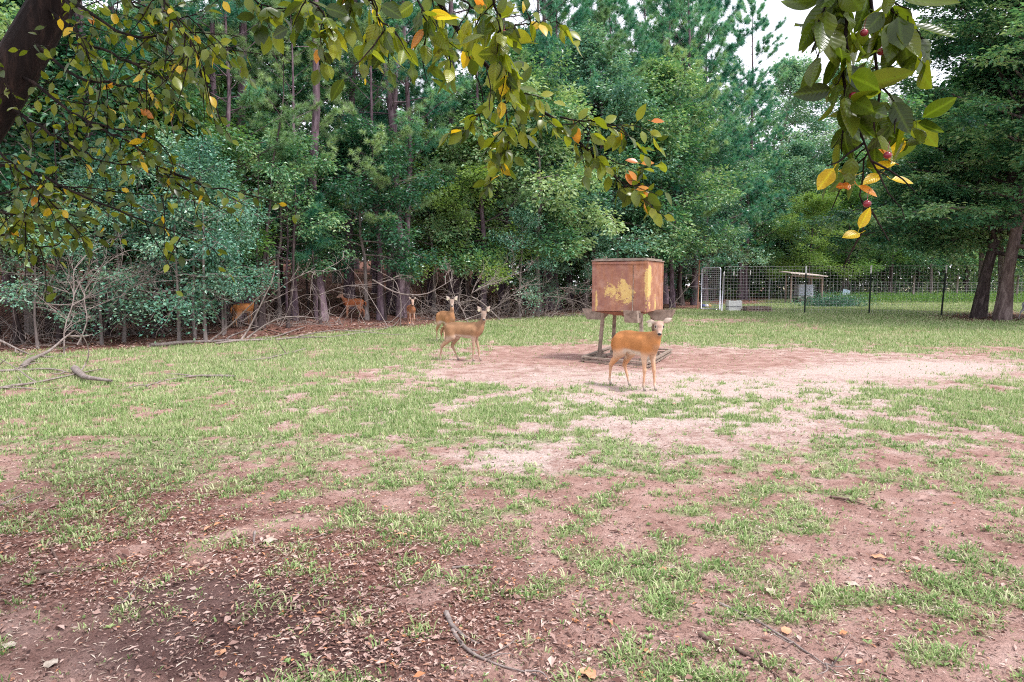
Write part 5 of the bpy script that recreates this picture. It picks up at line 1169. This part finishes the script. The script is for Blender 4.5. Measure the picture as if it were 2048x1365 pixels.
# caged water tank on two pallets
g_ = G(1612, 607); s_ = g_[1] / F; g_ = g_ + np.array([0, .5, 0]); w_ = 30 * s_; z0 = .34
PALW = flat('brown pallet wood', (.26, .17, .16), .85, 0, .2, .3)
pallet(g_, 0, w_ * 1.02, 1., .16, 'pallet', 'lower brown pallet under the white water tank', PALW); pallet(g_, 0.02, w_ * 1.02, 1., .16, 'pallet', 'upper brown pallet directly beneath the white water tank', PALW, .165)
tk = empty('water_tank', (g_[0], g_[1], g_[2] + z0), 0, 'square white plastic water tank in a wire cage under the shelter', 'tank')
TANKM = flat('milky tank plastic', (.62, .68, .86), .35, 0, .4, .08); hh = 22 * s_
mb = MB(); mb.box((0, 0, .17 + hh / 2), (w_ * .94, .92, hh)); tb_ = mb.build('tank_body', TANKM, tk); bv = tb_.modifiers.new('b', 'BEVEL'); bv.width = .06; bv.segments = 3
mb = MB(); mb.box((-.05, 0, .17 + hh + .03), (.24, .24, .07)); mb.build('cap', BIN, tk)
mb = MB()
for k in range(8): x = -w_ * .49 + w_ * .98 * k / 7; mb.tube([(x, -.5, .16), (x, -.5, .2 + hh)], .012, 5); 
for k in range(6): z = .2 + hh * k / 5; mb.tube([(-w_ * .49, -.5, z), (w_ * .49, -.5, z)], .012, 5); mb.tube([(-w_ * .49, -.5, z), (-w_ * .49, .5, z)], .012, 5); mb.tube([(w_ * .49, -.5, z), (w_ * .49, .5, z)], .012, 5)
mb.build('cage', GALV, tk)
mb = MB(); mb.box((0, 0, .145), (w_, 1., .03)); mb.box((0, 0, .015), (w_, 1., .03))
for x in (-1, 0, 1): mb.box((x * w_ * .42, 0, .08), (w_ * .16, 1., .1))
mb.build('tank_base', BIN, tk)
# blue plastic chair tipped in the brush
g_ = G(1689, 603); s_ = g_[1] / F; BL = flat('blue grey plastic', (.27, .36, .44), .45, 0, .4, .15)
chr_ = empty('garden_chair', (g_[0], g_[1], g_[2] + .28), -.2, 'blue grey plastic chair propped up in the brush beyond the fence', 'chair'); chr_.rotation_euler = (-.15, .28, -.2)
mb = MB(); mb.add([(-.2, 0, 0), (.2, 0, 0), (.28, .1, .62), (-.24, .1, .62), (-.2, .04, 0), (.2, .04, 0), (.28, .14, .62), (-.24, .14, .62)], [[0, 1, 2, 3], [7, 6, 5, 4], [0, 4, 5, 1], [1, 5, 6, 2], [2, 6, 7, 3], [3, 7, 4, 0]]); mb.build('backrest', BL, chr_)
mb = MB(); mb.box((0, -.2, -.02), (.42, .4, .04)); mb.build('seat', BL, chr_)
for sx in (-1, 1):
    mb = MB(); mb.tube([(sx * .24, .08, .3), (sx * .27, -.15, .26), (sx * .26, -.38, .2), (sx * .24, -.4, 0)], .022, 6); mb.build('armrest', BL, chr_, True)
    for y in (-.36, 0): mb = MB(); mb.tube([(sx * .19, y, -.02), (sx * .22, y, -.3)], .02, 6); mb.build('leg', BL, chr_, True)
# leaning stick in the pen and brush pile beyond the fence
dead('stick', [(1496, 578, G(1500, 604)[1]), (1502, 603, G(1500, 604)[1])], .03, 'pale stick leaning in the pen near the tall white-tipped post', 'stick', 0, 0, seed=300)
g_ = G(1665, 614); mb = MB(); rng = np.random.default_rng(88); N = 5000
p = np.stack([rng.normal(0, 1.0, N), rng.normal(0, .6, N), np.abs(rng.normal(0, .33, N))], 1); leaf_cloud(mb, p, rng.normal(0, 1, (N, 3)), rng.normal(0, .6, (N, 3)) + (0, 0, 1), .11, .05, .2, rng.random(N))
br = empty('bush', g_, 0, 'low leafy heap of cut boughs behind the fence below the blue chair', 'bush'); mb.build('foliage', M['hardb'], br)
mb = MB()
for k in range(40): a = rng.random() * 6.28; q = curve_pts((rng.normal(0, .6), rng.normal(0, .3), .05), (math.cos(a), math.sin(a), .6), .9, 6, (0, 0, -.3), .2, rng); mb.tube(q, np.linspace(.014, .005, 6), 3, False)
mb.build('twigs', M['deadd'], br)
